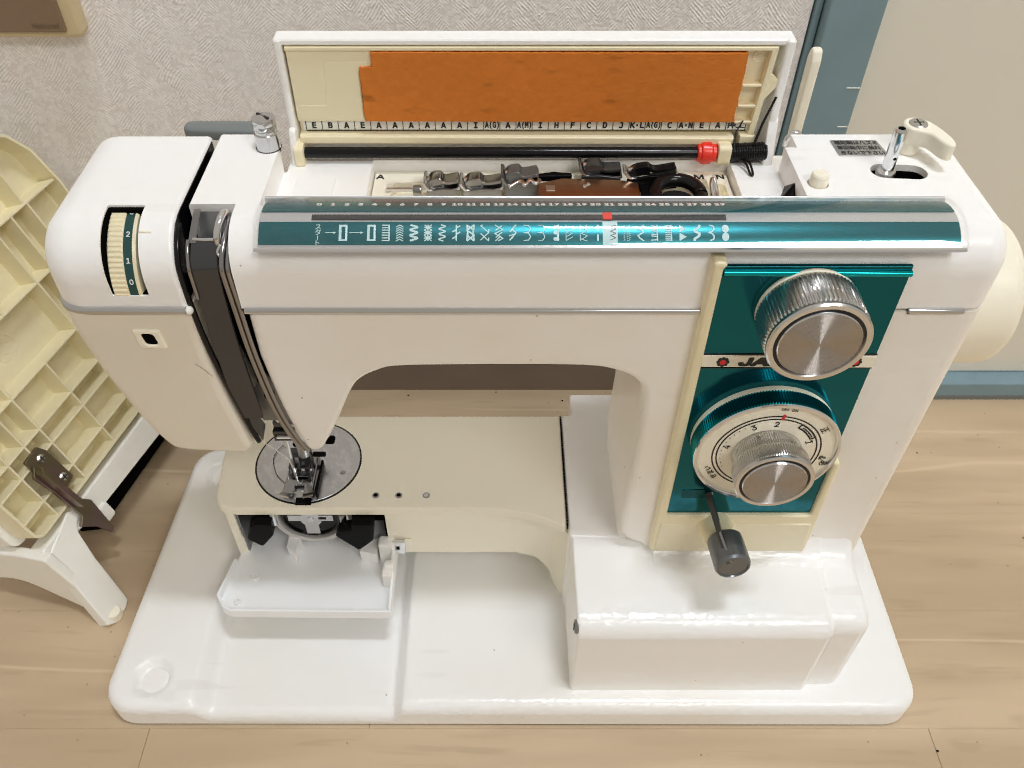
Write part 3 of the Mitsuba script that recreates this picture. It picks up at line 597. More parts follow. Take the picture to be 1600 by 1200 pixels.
# ---- stitch window: printed strip on a curved carrier, red pointer, clear curved lens
WC, WR, A0, A1 = np.array([.06259844, .24230712]), .0165, 1.0009668, 2.5723875
def arc_pt(f, r): a = A0 + (A1 - A0) * f; return np.array([WC[0] + r * math.cos(a), WC[1] + r * math.sin(a)])
def band(x0, x1, f0, f1, dr_=0., n=10, th=.0003):
    fs = np.linspace(f0, f1, n); o = [arc_pt(f, WR + dr_) for f in fs]; i = [arc_pt(f, WR + dr_ - th) for f in fs[::-1]]
    return prism(np.array(o + i), x0, x1, 'x')
def wrap(mesh, x, f, dr_):
    """Flat lettering laid on the curved carrier: its y runs up the curve."""
    m = mesh.copy(); v = np.array(m.vertices); a = A0 + (A1 - A0) * f - v[:, 1] / WR; r = WR + dr_ + v[:, 2]
    m.vertices = np.c_[x + v[:, 0], WC[0] + r * np.cos(a), WC[1] + r * np.sin(a)]; return m
WX0, WX1 = .1128, .3440
add(S + '__stitch_window', band(WX0 + .0012, WX1 - .0012, .0, .985, -.0004, 24, .0016), 'silver_print', 40)
add(S + '__stitch_window__number_band', band(WX0 + .0016, WX1 - .0016, .045, .395), 'teal_print', 40)
add(S + '__stitch_window__pattern_band', band(WX0 + .0016, WX1 - .0016, .578, .885), 'teal_print', 40)
add(S + '__stitch_window__pointer_slot', band(.1312, .2668, .455, .540), 'ink', 40)
add(S + '__stitch_window__highlight_cell', band(.2262, .2310, .575, .890, .0002), 'light_print', 40)
add(S + '__stitch_window__pointer', band(.2264, .2294, .445, .548, .0006, th=.0006), 'red_plastic', 40)
pitch = (.2652 - .1319) / 29
for k in range(30):
    s = affinity.scale(centred(shape_text(str(k), .0017, bold=3)), 1.25, 1.0, origin=(0, 0))
    add(S + '__stitch_window__number', wrap(flat(s, .00012), .1327 + pitch * k, .225, .0001), 'white_ink', False)
def ln(pts, w=.0004): return LineString(pts).buffer(w * .39, cap_style=2, quad_segs=3)
def pict():
    """Stitch symbols, each about 3.2 mm wide and 6.4 mm tall, in the order of the strip."""
    H = 3.1e-3; W = 1.45e-3; out = []
    f = lambda P, w=.0005: union_all([ln(np.array(p) * [W, H], w) for p in P])
    ys = np.linspace(-1, 1, 41)
    fr = sbox(-W * .95, -H, W * .95, H).difference(sbox(-W * .35, -H * .8, W * .5, H * .75)); out.append((2, fr)); out.append((4, fr.intersection(sbox(-1, -1, 1, 1))))
    out.append((5, f([[(.8, -1), (.8, 1)]] + [[(-.8, y), (.8, y)] for y in np.linspace(-.95, .95, 7)])))
    out.append((6, f([[(-.8, y - .12), (0, y + .12), (.8, y - .12)] for y in np.linspace(-.9, .85, 7)], .0004)))
    out.append((7, f([[(.8 * math.sin(3.1 * math.pi * y / 1.05 + 1.5), y) for y in ys]], .0009)))
    out.append((8, f([[(-.8, -1), (.8, -.33), (-.8, .33), (.8, 1)], [(.8, -1), (-.8, -.33), (.8, .33), (-.8, 1)], [(0, -1), (0, 1)]] + [[(-.9, y), (.9, y)] for y in (-.66, 0, .66)], .0005)))
    out.append((9, f([[(.7 * math.sin(5 * math.pi * y / 1.6), y) for y in ys]], .0006)))
    out.append((10, f([[(0, -1), (0, 1)], [(-.9, -.75), (0, -.45)], [(.9, .1), (0, -.2)], [(-.9, .1), (0, .35)], [(.9, .9), (0, .6)]], .0006)))
    out.append((11, f([[(-.8, -1), (.8, -.3), (-.8, .3), (.8, 1)], [(.8, -1), (.6, 0), (.8, 1)], [(-.8, -1), (-.6, 0), (-.8, 1)], [(.8, -1), (-.8, -.3)], [(.8, .3), (-.8, .95)]], .0007)))
    out.append((12, f([[(-.9, .9), (.9, 0)], [(.9, 0), (.9, .45)], [(-.9, .9), (-.4, 1)], [(-.9, -.1), (.9, -1)], [(.9, -1), (.9, -.6)], [(.9, 0), (-.9, -.9)]], .00045)))
    out.append((13, f([[(-.9, 1), (.9, .35), (-.9, -.1), (.9, -.7), (-.2, -1)], [(.7, .9), (-.7, .3)], [(.7, .05), (-.7, -.6)], [(.5, -.4), (-.8, -1)]], .00045)))
    out.append((14, f([[(.7, 1), (-.3, .4), (.7, 0), (-.7, -.9)], [(-.7, .1), (.2, .5)], [(-.9, -.4), (.2, -.2)], [(-.8, -.9), (.1, -.5)]], .00055)))
    out.append((15, f([[(-.8, .95), (.3, .9), (.8, .5), (.3, .05), (-.7, 0), (.3, -.05), (.8, -.5), (.3, -.9), (-.8, -.95)]], .0004)))
    out.append((16, f([[(-.7, .95), (.4, .9), (.8, .5), (.4, .05), (-.8, 0), (.4, -.05), (.8, -.5), (.4, -.9), (-.7, -.95)]], .0003)))
    out.append((17, union_all([sbox(W * .3, -H, W * .8, H), *[Point(0, y * H).buffer(.0007) for y in (-.75, .0, .7)]])))
    out.append((18, f([[(-.8, -1), (-.8, 1)]] + [[(-.8, y - .25), (.7, y + .2)] for y in (-.7, -.25, .2, .65)], .0003)))
    out.append((19, f([[(-.8, -1), (-.8, 1)], [(.8, 1), (-.6, .6), (.8, .3), (-.6, -.1), (.8, -.4), (-.6, -.8), (.8, -1)]], .0003)))
    out.append((20, f([[(0, -1), (0, 1)]], .0007)))
    out.append((22, f([[(-.6, y), (-.3, y + .12)] for y in np.linspace(-.95, .8, 8)] + [[(.5, y), (.9, y + .12)] for y in np.linspace(-.95, .8, 8)] + [[(.1, y), (.3, y + .06)] for y in np.linspace(-.95, .8, 8)], .0003)))
    out.append((23, f([[(.8, 1), (.3, .75), (-.7, .5), (.2, .3), (.7, .05), (-.6, -.35), (-.2, -.65), (.8, -1)]], .0006)))
    out.append((24, f([[(.6, 1), (.6, -1)], [(-.8, .9), (.6, .7)], [(-.8, .4), (.6, .4)], [(-.8, .3), (.6, .1)], [(-.8, -.2), (.6, -.25)], [(-.8, -.4), (.6, -.5)], [(-.8, -.9), (.6, -.85)]], .0005)))
    out.append((25, f([[(.6, 1), (.6, -1)]] + [[(-.8, y), (.6, y)] for y in np.linspace(-.9, .9, 9)], .00045)))
    out.append((26, union_all([Polygon(np.array(t) * [W, H]) for t in ([(-.8, 1), (.8, .5), (-.8, .02)], [(-.8, -.02), (.8, -.5), (-.8, -1)])])))
    out.append((27, f([[(.6, 1), (.5, .7), (-.5, .35), (-.5, .15), (.5, -.1), (.4, -.4), (-.6, -.75), (-.6, -1)]], .0011)))
    out.append((28, f([[(-.3, .95), (.5, .8), (.6, .4), (.1, .1), (-.6, .02), (.1, -.1), (.6, -.4), (.5, -.8), (-.3, -.95)]], .0006)))
    out.append((29, union_all([affinity.scale(Point(0, .5 * H).buffer(1), W * .8, H * .5), affinity.scale(Point(0, -.5 * H).buffer(1), W * .8, H * .5)]) if False else union_all([affinity.translate(affinity.scale(Point(0, 0).buffer(1e-3), W * 800, H * 500), 0, y * H) for y in (.5, -.5)])))
    return out
for k, s in pict():
    s = affinity.scale(s, 1.0, .88, origin=(0, 0))
    add(S + '__stitch_window__stitch_symbol', wrap(flat(s, .00012), .1327 + pitch * k, .732, .0001), 'light_print', False)
for k, f0 in ((2.05, 2.95), (.62, 1.35)):
    xa, xb = .1327 + pitch * k + (.0018 if k > 1 else .0006), .1327 + pitch * f0 + (.0020 if k > 1 else .0005)
    s = union_all([ln([(xa, 0), (xb, 0)], .00028), Polygon([(xb - .0007, .0004), (xb + .0003, 0), (xb - .0007, -.0004)])])
    add(S + '__stitch_window__arrow', wrap(flat(s, .00012), 0., .732, .0001), 'light_print', False)
s21 = union_all([ln(np.array([(.9, 1), (-.4, .72), (.9, .45), (-.4, .17), (.9, -.1), (-.4, -.38), (.9, -.65), (-.4, -.95)]) * [.0014, .0026], .00028)])
add(S + '__stitch_window__zigzag_symbol', wrap(flat(s21, .00012), .2292, .732, .0003), 'grey_plastic', False)
kata = [centred(shape_text(c, .0017, CJK), 0, -.0018 * i) for i, c in enumerate('スタ')] + [ln([(0, -.0030), (0, -.0044)], .0003), centred(shape_text('ト', .0017, CJK), 0, -.0053)]
add(S + '__stitch_window__start_text', wrap(flat(union_all(kata), .00012), .1337, .655, .0001), 'light_print', False)
# lens
lf = np.linspace(-.03, .935, 30)
def lens_strip(x0, x1, r0, nx=2):
    V, F = [], []
    for x in np.linspace(x0, x1, nx):
        V += [[x, *arc_pt(f, r0)] for f in lf]
    n = len(lf)
    for a in range(nx - 1):
        for i in range(n - 1):
            F += [[a * n + i, a * n + i + 1, (a + 1) * n + i + 1], [a * n + i, (a + 1) * n + i + 1, (a + 1) * n + i]]
    return V, F
V, F = lens_strip(WX0 + .0006, WX1 - .0006, WR + .0016)
for xe, xo in ((WX0 + .0006, WX0 - .0002), (WX1 - .0006, WX1 + .0006)):
    b = len(V); V += [[xe, *arc_pt(f, WR + .0016)] for f in lf] + [[xo, *arc_pt(f, WR + .0006)] for f in lf] + [[xo, *arc_pt(f, WR - .0008)] for f in lf]
    n = len(lf)
    for k in (0, 1):
        for i in range(n - 1): F += [[b + k * n + i, b + k * n + i + 1, b + (k + 1) * n + i + 1], [b + k * n + i, b + (k + 1) * n + i + 1, b + (k + 1) * n + i]]
add(S + '__stitch_window__lens', trimesh.Trimesh(V, F, process=False), 'lens_glass', 50)
add(S + '__stitch_window__lower_lip', prism(np.array([arc_pt(.925, WR + .0018), arc_pt(.945, WR + .0024), arc_pt(.970, WR + .0022), arc_pt(.985, WR - .001), arc_pt(.93, WR - .001)]), WX0 + .0004, WX1 - .0004, 'x', b=.0005), 'chrome', 30)
add(S + '__stitch_window__upper_lip', prism(np.array([arc_pt(-.05, WR + .0018), arc_pt(.02, WR + .0019), arc_pt(.035, WR + .0012), arc_pt(.02, WR - .001), arc_pt(-.05, WR - .001)]), WX0 + .0004, WX1 - .0004, 'x', b=.0003), 'silver_print', 30)

# ---- control panel
PY = .0470
fr_o = rnd([(.2622, .0822), (.3348, .0822), (.3312, .2440), (.3296, .2490), (.2625, .2492)], .0012)
fr_i = Polygon([(.2668, .1092), (.3306, .1092), (.3294, .2462), (.2664, .2462)])
add(S + '__control_panel', prism(fr_o.difference(fr_i), PY, .0535, 'y', b=.0013, b2=0), 'cream_plastic', 35)
tex = prism(rnd([(.2640, .0825), (.3338, .0825), (.3322, .1040), (.2645, .1040)], .0006), PY - .0006, PY + .002, 'y', b=.0008, b2=0)
pr('hammered_cream', (.74, .68, .50), .18, coat=.8, bump=lambda p, n, uv: fbm(p.x * 900, p.y * 900, p.z * 900, 2), bscale=.0007)
add(S + '__control_panel__bottom_band', tex, 'hammered_cream')
add(S + '__control_panel__metal_plate', prism(fr_i.buffer(-.0002), .0490, .0505, 'y', b=.0003, b2=0), 'teal_plate')
add(S + '__control_panel__bright_bead', tube([(.2670, .0486, .2436), (.30, .0486, .2436), (.3292, .0486, .2434)], .0012, 10), 'teal_bright', True)
add(S + '__control_panel__dark_window', prism(rnd([(.2715, .1205), (.2820, .1205), (.2820, .1262), (.2715, .1262)], .0006), .0487, .0491, 'y'), 'teal_dark', False)
add(S + '__control_panel__zero_mark', put(flat(centred(shape_text('0', .0021)), .0002), (.2841, .0486, .1237), (1, 0, 0), (0, 0, 1)), 'white_ink', False)
add(S + '__name_strip', prism([(.2667, .2003), (.3298, .2000), (.3297, .2058), (.2666, .2061)], .0484, .0492, 'y', b=.0002, b2=0), 'ivory', 30)
add(S + '__name_strip__edge_line', cat(bx(.2667, .3297, .0486, .0492, .2062, .2066), bx(.2667, .3297, .0486, .0492, .1994, .1998)), 'ink', False)
jt = affinity.skew(affinity.scale(shape_text('JANOME', .0036, bold=6), 1.75, 1., origin=(0, 0)), 12, 0, origin=(0, 0))
add(S + '__name_strip__lettering', put(flat(jt, .0002), (.2793, .0483, .2013), (1, 0, 0), (0, 0, 1)), 'ink', False)
for fx in (.2742, .3226):
    pet = union_all([Point(.00165 * math.cos(a), .00165 * math.sin(a)).buffer(.00072) for a in np.arange(8) * math.pi / 4])
    add(S + '__name_strip__flower', put(flat(pet, .0002), (fx, .0483, .2030), (1, 0, 0), (0, 0, 1)), 'ink', False)
    add(S + '__name_strip__flower_center', put(flat(Point(0, 0).buffer(.0012), .0003), (fx, .0483, .2030), (1, 0, 0), (0, 0, 1)), 'red_ink', False)
def polar_disc(r0, r1, o, d, n=96, dish=0.):
    a = np.linspace(0, 2 * math.pi, n + 1); rs = np.linspace(r0, r1, 7); V, UV, F = [], [], []
    for i, r in enumerate(rs):
        V.append(np.c_[r * np.cos(a), r * np.sin(a), np.full(n + 1, -dish * (1 - (r / r1) ** 2))]); UV.append(np.c_[np.full(n + 1, i / 6), a / (2 * math.pi)])
    for i in range(6):
        for k in range(n): F += [[i * (n + 1) + k, i * (n + 1) + k + 1, (i + 1) * (n + 1) + k + 1], [i * (n + 1) + k, (i + 1) * (n + 1) + k + 1, (i + 1) * (n + 1) + k]]
    m = trimesh.Trimesh(np.vstack(V), F, process=False); m.apply_transform(axis_frame(o, d)); 
    return m, np.vstack(UV)
def spun(key, r, o, d):
    m, uv = polar_disc(.00012, r, o, d); k = add(key, m, 'spun_metal', True, uv=uv); return k
K1 = np.array([.2978, 0, .2285]); D_ = np.array([0, -1., 0])
def at(K, y): return np.array([K[0], y, K[2]])
K = S + '__upper_knob'
add(K + '__flange', lathe([(0, 0), (.0168, 0), (.0172, .0008), (.0172, .0024), (0, .0024)], at(K1, .0490), D_, n=64), 'ivory')
add(K + '__grip', lathe([(.0160, 0), (.0176, .0004, 1), (.0174, .0130, 1), (.0168, .0138), (.0172, .0148), (.0172, .0156), (.0166, .0162), (.0150, .0160), (.0146, .0150)], at(K1, .0462), D_, knurl=72, kdepth=.0006), 'knurl_metal', 22)
add(K + '__groove', lathe([(.0147, .0150), (.0128, .0150)], at(K1, .0462), D_, n=64), 'ink', False)
spun(K + '__cap', .0136, at(K1, .0298), D_)
add(K + '__cap_edge', lathe([(.0135, .0166), (.0138, .0162), (.0138, .0148)], at(K1, .0462), D_, n=64), 'chrome')
K2 = np.array([.2972, 0, .1620])
K = S + '__lower_dial'
add(K + '__teal_ring', lathe([(.0268, 0), (.0282, .0002), (.0284, .0006, 1), (.0284, .0068, 1), (.0280, .0072), (.0281, .0076), (.0270, .0076)], at(K2, .0468), D_, knurl=160, kdepth=.0005), 'teal_metal', 22)
add(K + '__bright_rim', lathe([(.0280, .0072), (.0284, .0077), (.0281, .0084), (.0270, .0085), (.0266, .0078), (.0263, .0064)], at(K2, .0468), D_, n=128), 'chrome')
add(K + '__cream_skirt', lathe([(0, 0), (.0280, 0), (.0282, .0010), (.0282, .0026), (0, .0026)], at(K2, .0490), D_, n=96), 'ivory')
add(K + '__face_disc', lathe([(0, 0), (.0266, 0), (.0266, .0010), (.0200, .0012), (0, .0012)], at(K2, .0410), D_, n=96), 'ivory')
for r0 in (.0206, .0190):
    add(K + '__face_line', lathe([(r0, 0), (r0 + .0006, 0)], at(K2, .03965), D_, n=96), 'ink', False)
F2 = frame(at(K2, .03966), (1, 0, 0), (0, 0, 1))
def on_dial(shape, ang, r, rot=True, dep=.00015):
    a = math.radians(ang); s = affinity.rotate(centred(shape), ang - 90 if rot else 0, origin=(0, 0)); s = affinity.translate(s, r * math.cos(a), r * math.sin(a))
    m = flat(s, dep); m.apply_transform(F2); return m
for t, a in (('2', 88), ('3', 118), ('4', 168), ('1', 22)):
    add(K + '__numeral', on_dial(shape_text(t, .0027), a, .0165), 'ink', False)
add(K + '__red_mark', on_dial(sbox(-.0005, -.0014, .0005, .0014), 84, .0206), 'red_ink', False)
for t, a, r in (('せまい', 212, .0232), ('正', 34, .0236), ('&', 352, .0232), ('あ', 345, .025)):
    add(K + '__caption', on_dial(shape_text(t, .0026 if len(t) < 3 else .0022, CJK), a, r), 'ink', False)
add(K + '__caption', on_dial(shape_text('OFF  ON', .0012), 82, .0247), 'ink', False)
dots = union_all([Point(.0178 * math.cos(a), .0178 * math.sin(a)).buffer(.00017) for a in np.radians(np.r_[np.arange(128, 215, 8), np.arange(20, 54, 4)])])
m = flat(dots, .00015); m.apply_transform(F2); add(K + '__scale_dots', m, 'ink', False); lab(K + '__scale_dots', kind='stuff')
ic = union_all([LineString([(r * math.cos(a), r * math.sin(a)) for a in np.radians(np.linspace(28, 58, 12))]).buffer(.0003) for r in (.0172, .0192)] + [ln([(r * math.cos(math.radians(a)), r * math.sin(math.radians(a))) for r in (.0171, .0193)], .0006) for a in (28, 58)] + [LineString([(.0182 * math.cos(a), .0182 * math.sin(a)) for a in np.radians(np.linspace(31, 52, 10))]).buffer(.00018)])
m = flat(ic, .00015); m.apply_transform(F2); add(K + '__buttonhole_symbol', m, 'ink', False)
add(K + '__inner_grip', lathe([(.0130, 0), (.0136, .0002, 1), (.0138, .0060, 1), (.0148, .0072, 1), (.0149, .0128, 1), (.0146, .0132), (.0150, .0138), (.0150, .0146), (.0145, .0150), (.0133, .0148), (.0130, .0140)], at(K2, .0396), D_, knurl=96, kdepth=.0005), 'knurl_metal', 22)
add(K + '__groove', lathe([(.0131, .0139), (.0112, .0139)], at(K2, .0396), D_, n=64), 'ink', False)
spun(K + '__cap', .0120, at(K2, .0243), D_)
add(K + '__cap_edge', lathe([(.0119, .0154), (.0122, .0150), (.0122, .0136)], at(K2, .0396), D_, n=64), 'chrome')
# reverse lever
R_ = S + '__reverse_lever'
add(R_ + '__boss', rod((.2895, .0490, .1015), (.2892, .0360, .1060), .0082, 40, .001, .0064), 'cream_plastic')
add(R_ + '__arm', hull([(.2826, .0485, .1215), (.2846, .0485, .1235), (.2812, .0485, .1238), (.2832, .0485, .1252), (.2846, .0300, .1195), (.2868, .0185, .1150), (.2885, .0185, .1165), (.2858, .0185, .1175), (.2874, .0185, .1190)]), 'slate_metal', 20)
add(R_ + '__arm__edge', hull([(.2845, .0300, .1213), (.2860, .0300, .1205), (.2872, .0180, .1180), (.2892, .0180, .1172), (.2852, .0305, .1220), (.2880, .0180, .1188)]), 'dark_chrome', 20)
add(R_ + '__knob', lathe([(0, 0), (.0060, 0), (.0074, .0008), (.0076, .0030), (.0076, .0140), (.0070, .0152), (.0062, .0155), (.0060, .0149), (0, .0147)], (.2890, .0335, .1122), (.06, -.95, .05), n=48), 'knob_grey', 25)

# ---- things on the top
add(S + '__guide_post', lathe([(0, .0128), (.0010, .0128), (.0040, .0120), (.0043, .0112), (.0041, .0098), (.0041, .0094), (.0043, .0088), (.0043, .0080), (.0039, .0074), (.0039, .0066), (.0044, .0060), (.0044, .0006), (.0047, 0), (.0047, -.001)], (.1072, .1085, .2556), n=40), 'post_chrome')
add(S + '__guide_post__slot', put(bx(-.0030, .0030, -.0005, .0005, -.0006, .0000), (.1072, .1085, .2684), (.75, -.6, 0), (.6, .75, 0)), 'ink', False)
add(S + '__guide_post__disc', lathe([(0, 0), (.0047, 0), (.0047, .0003), (0, .0003)], (.1072, .1085, .2556), n=36), 'black_plastic')
add(S + '__lifter_bar', prism(rnd([(.0690, .127), (.1010, .124), (.1010, .134), (.0690, .134)], .003), .2482, .2530, 'z', b=.0014), 'grey_plastic')
add(S + '__lifter_bar__stem', bx(.0885, .0945, .116, .126, .236, .250, .001), 'grey_plastic')
LX = [(.3162, .1132), (.3336, .1132), (.3352, .1022), (.3168, .1022)]
add(S + '__caution_label', prism(rnd(LX, .0008), .2556, .2559, 'z', b=0, b2=.0001), 'label_metal', 30)
for i, t in enumerate(('補助軸は八ズミ', '車回転中に触れ', 'きないで下さい')):
    s = shape_text(t, .0021, CJK, bold=3); w = s.bounds[2] - s.bounds[0]; s = affinity.scale(s, .0160 / w, 1., origin=(0, 0))
    add(S + '__caution_label__text_line', put(flat(s, .00012), (.3172 + .0002 * i, .1101 - .0036 * i, .25588), (1, 0, 0), (0, 1, 0)), 'ink', False)
SP = np.array([.3309, .0922])
add(S + '__winder_spindle', lathe([(0, .0165), (.0011, .0165), (.0013, .0160), (.0019, .0163), (.0022, .0155), (.0022, .0010), (.0032, .0004), (.0035, -.0006), (.0035, -.003), (0, -.003)], (*SP, .2555), n=32), 'chrome')
add(S + '__winder_spindle__bore', lathe([(0, 0), (.0013, 0)], (*SP, .25555 + .0166), n=20), 'shade_and_crumb_black', False)
add(S + '__winder_spindle__pin_hole', rod((.3312, .0899, .2615), (.3312, .0904, .2615), .0006, 10), 'shade_and_crumb_black', False)
add(S + '__top_button', lathe([(0, .0058), (.0026, .0057), (.0031, .0050), (.0033, 0), (.0033, -.006)], (.3043, .0840, .2540), n=32), 'ivory')
sp_ = spline([(.3478, .1085), (.3440, .1110), (.3400, .1100), (.3382, .1065), (.3392, .1030), (.3425, .1010), (.3455, .0990), (.3468, .0955), (.3478, .0925), (.3496, .0908), (.3514, .0912), (.3522, .0945), (.3514, .0995), (.3498, .1045)], 5, closed=True)
add(S + '__winder_stop', prism(Polygon(sp_), .2602, .2665, 'z', b=.0006, b2=.0010), 'ivory', 40)
add(S + '__winder_stop__pivot', rod((.3425, .1055, .2555), (.3425, .1055, .261), .0036), 'ivory')
add(S + '__winder_stop__screw', lathe([(0, .0005), (.0030, .0005), (.0034, 0), (.0034, -.0008)], (.3432, .1058, .2666), n=28), 'steel')
add(S + '__winder_stop__screw_slot', cat(bx(.3413, .3451, .1055, .1061, .26711, .26722), bx(.3429, .3435, .1036, .1080, .26711, .26722)), 'ink', False)
# handwheel
add(S + '__handwheel', lathe([(0, 0), (.0285, 0), (.0295, .0010), (.0297, .0180)] + [(.0237 + .0060 * math.cos(a), .0200 + .0060 * math.sin(a)) for a in np.linspace(0, 1.5, 8)] + [(.015, .0268), (0, .0270)], (.3645, .0940, .2000), (1, 0, 0), n=96), 'ivory', 40)
# carrying handle folded up behind the machine
add(S + '__carrying_handle', prism(rnd([(.153, .19), (.1585, .19), (.159, .268), (.157, .2725), (.154, .2725), (.1525, .268)], .002), .3164, .3206, 'x', b=.0012), 'ivory')
add(S + '__carrying_handle__hinge_loop', tube([(.3130 + .0030 * math.cos(a), .140, .2395 + .0045 * math.sin(a)) for a in np.linspace(-.6, 3.5, 20)], .0012, 10), 'chrome', True)
add(S + '__back_cover', bx(.2650, .3560, .117, .139, .10, .236, .004), 'arm_enamel')

# ---- lid, open and upright
Lk = S + '__lid'
LX0, LX1, LZ1 = .1130, .2968, .2915
shell = cat(bx(LX0, LX1, .1246, .1265, .2400, LZ1, .0008), bx(LX0, LX1, .1190, .1260, LZ1 - .0026, LZ1, .0011), bx(LX0, LX0 + .0030, .1185, .1260, .2455, LZ1, .0012), bx(LX1 - .0036, LX1, .1180, .1260, .2410, LZ1, .0012))
add(Lk, shell, 'lid_white')
add(Lk + '__hinge_arm', prism(rnd([(.112, .2420), (.1268, .2420), (.1268, .258), (.1165, .258)], .002), LX0 + .0002, LX0 + .0028, 'x', b=.0006), 'lid_white')
add(Lk + '__hinge_arm', prism(rnd([(.112, .2405), (.1268, .2405), (.1268, .262), (.1185, .262)], .002), LX1 - .0034, LX1 + .0004, 'x', b=.0006), 'lid_white')
li = []
li.append(prism(Polygon([(.1166, .2560), (.1166, .2910), (.2914, .2900), (.2878, .2545)]), .1225, .1238, 'y'))
add(Lk + '__liner', prism(Polygon([(.1166, .2540), (.1166, .2886), (.2910, .2880), (.2882, .2540)]), .1226, .1240, 'y', b=.0003), 'cream_plastic')
add(Lk + '__liner__top_rail', bx(.1166, .2912, .1188, .1226, .2872, .2887, .0005), 'cream_plastic')
add(Lk + '__liner__left_panel', prism([(.1168, .2600), (.1168, .2872), (.1470, .2872), (.1470, .2812), (.1422, .2808), (.1422, .2600)], .1196, .1226, 'y', b=.0005), 'cream_plastic')
add(Lk + '__liner__raised_patch', prism([(.1185, .2665), (.1284, .2665), (.1300, .2832), (.1455, .2832), (.1455, .2800), (.1418, .2795), (.1418, .2610), (.1185, .2610)], .1193, .1197, 'y', b=.0002), 'cream_plastic')
add(Lk + '__liner__right_rail', prism([(.2868, .2545), (.2893, .2545), (.2912, .2880), (.2889, .2880)], .1188, .1228, 'y', b=.0005), 'cream_plastic')
for z in (.2598, .2662, .2742):
    add(Lk + '__liner__rib', bx(.2810, .2886, .1192, .1228, z - .0005, z + .0005, .0003), 'cream_plastic')
add(Lk + '__liner__catch', hull([(.2898, .119, .2735), (.2948, .119, .2760), (.2900, .119, .2790), (.2900, .119, .2690), (.2940, .1225, .2760), (.29, .1225, .2790), (.29, .1225, .2690)]), 'cream_plastic', 20)
add(Lk + '__liner__boss', lathe([(.0018, 0), (.0019, .0003), (.0022, .0003), (.0023, 0)], (.2858, .1226, .2838), (0, -1, 0), n=24), 'cream_plastic')
add(Lk + '__liner__bottom_rail', prism([(.1170, .2520), (.2815, .2516), (.2815, .2545), (.1170, .2552)], .1170, .1226, 'y', b=.0006), 'cream_plastic')
add(Lk + '__liner__bottom_rail', prism([(.2838, .2512), (.2895, .2508), (.2895, .2548), (.2838, .2550)], .1180, .1226, 'y', b=.0006), 'cream_plastic')
fp_ = Polygon([(.1470, .2870), (.2806, .2866), (.2808, .280), (.2803, .2602), (.1424, .2606), (.1424, .2814), (.1470, .2816)])
fb = []
for i, (p0, p1) in enumerate(zip(list(fp_.exterior.coords)[:-1], list(fp_.exterior.coords)[1:])):
    n_ = max(2, int(math.dist(p0, p1) / .0006))
    for t in np.arange(n_) / n_: fb.append((p0[0] + (p1[0] - p0[0]) * t + rng.uniform(-1, 1) * .00018, p0[1] + (p1[1] - p0[1]) * t + rng.uniform(-1, 1) * .00014))
add(Lk + '__felt_pad', prism(Polygon(fb), .1184, .1226, 'y', b=.0002), 'felt', 30)
labels[Lk + '__felt_pad'] = {'label': 'orange felt pin pad set in the open lid'}
CX = lambda i: .1192 + (.2786 - .1192) / 26 * i
add(Lk + '__letter_strip', bx(.1178, .2870, .1212, .1226, .2553, .2599, .0002), 'paper')
lines = [bx(.1192, .2862, .1210, .1213, .25955, .2598), bx(.1192, .2862, .1210, .1213, .2555, .25575)] + [bx(CX(i) - .00013, CX(i) + .00013, .1210, .1213, .2556, .2597) for i in range(27)] + [bx(.28594, .2862, .1210, .1213, .2556, .2597)]
add(Lk + '__letter_strip__cell_lines', cat(*lines), 'ink', False)
words = ['E', 'B', 'A', 'E', 'A', 'A', 'A', 'A', 'A', 'A', 'I', 'A(G)', 'A', 'A(M)', 'I', 'H', 'F', 'C', 'D', 'J', 'K·L', 'A(G)', 'C', 'A·N', 'E', 'A', '押工']
for i, w in enumerate(words):
    cj = w == '押工'
    s = shape_text(w, .0022 if not cj else .0019, CJK if cj else 'DejaVuSansMono.woff2', bold=4 if not cj else 2)
    ww = s.bounds[2] - s.bounds[0]
    if ww > .0054 and not cj: s = affinity.scale(s, .0054 / ww, 1, origin=(0, 0))
    cx = CX(i) + (.0031 if not cj else .0038)
    if cj: s = affinity.scale(s, 1.35, 1, origin=(0, 0))
    add(Lk + '__letter_strip__letter', put(flat(centred(s), .0002), (cx, .1212, .25765), (1, 0, 0), (0, 0, 1)), 'ink', False)
HZ, HY = .2487, .1165
add(Lk + '__hinge_rod', rod((.1178, HY, HZ), (.270, HY, HZ), .0021, 24), 'black_gloss')
add(Lk + '__rod_clip', prism(rrect(HY - .0042, HY + .006, HZ - .0040, HZ + .0040, .0015), .1146, .1182, 'x', b=.0005), 'cream_plastic')
add(Lk + '__rod_clip', prism(rrect(HY - .0038, HY + .006, HZ - .0036, HZ + .0044, .0020), .2757, .2806, 'x', b=.0005), 'cream_plastic')
add(Lk + '__collar', lathe([(0, 0), (.0030, 0), (.0034, .0003), (.0034, .0012), (.0040, .0014), (.0043, .0020), (.0043, .0050), (.0038, .0054), (.0034, .0058), (.0034, .0070), (0, .0070)], (.2682, HY, HZ), (1, 0, 0), n=28), 'red_plastic')
sprg = [(.2808 + .0135 * t / 130, HY + .0031 * math.cos(t * .72), HZ + .0031 * math.sin(t * .72) + .0006 * t / 130) for t in range(131)]
add(Lk + '__spring', tube(sprg, .00055, 7), 'black_gloss', True)
add(Lk + '__spring__leg', tube(spline([(.2845, HY - .003, HZ - .001), (.2862, .110, .2475), (.2872, .106, .2458), (.2882, .106, .2458), (.2876, .111, .2475), (.2858, HY - .003, HZ - .0015)], 5), .00045, 7), 'black_gloss', True)
add(Lk + '__spring__leg', tube([(.2815, HY - .003, HZ + .002), (.2822, .1188, .2560), (.2838, .1183, .2610)], .0003, 6), 'ink', True)
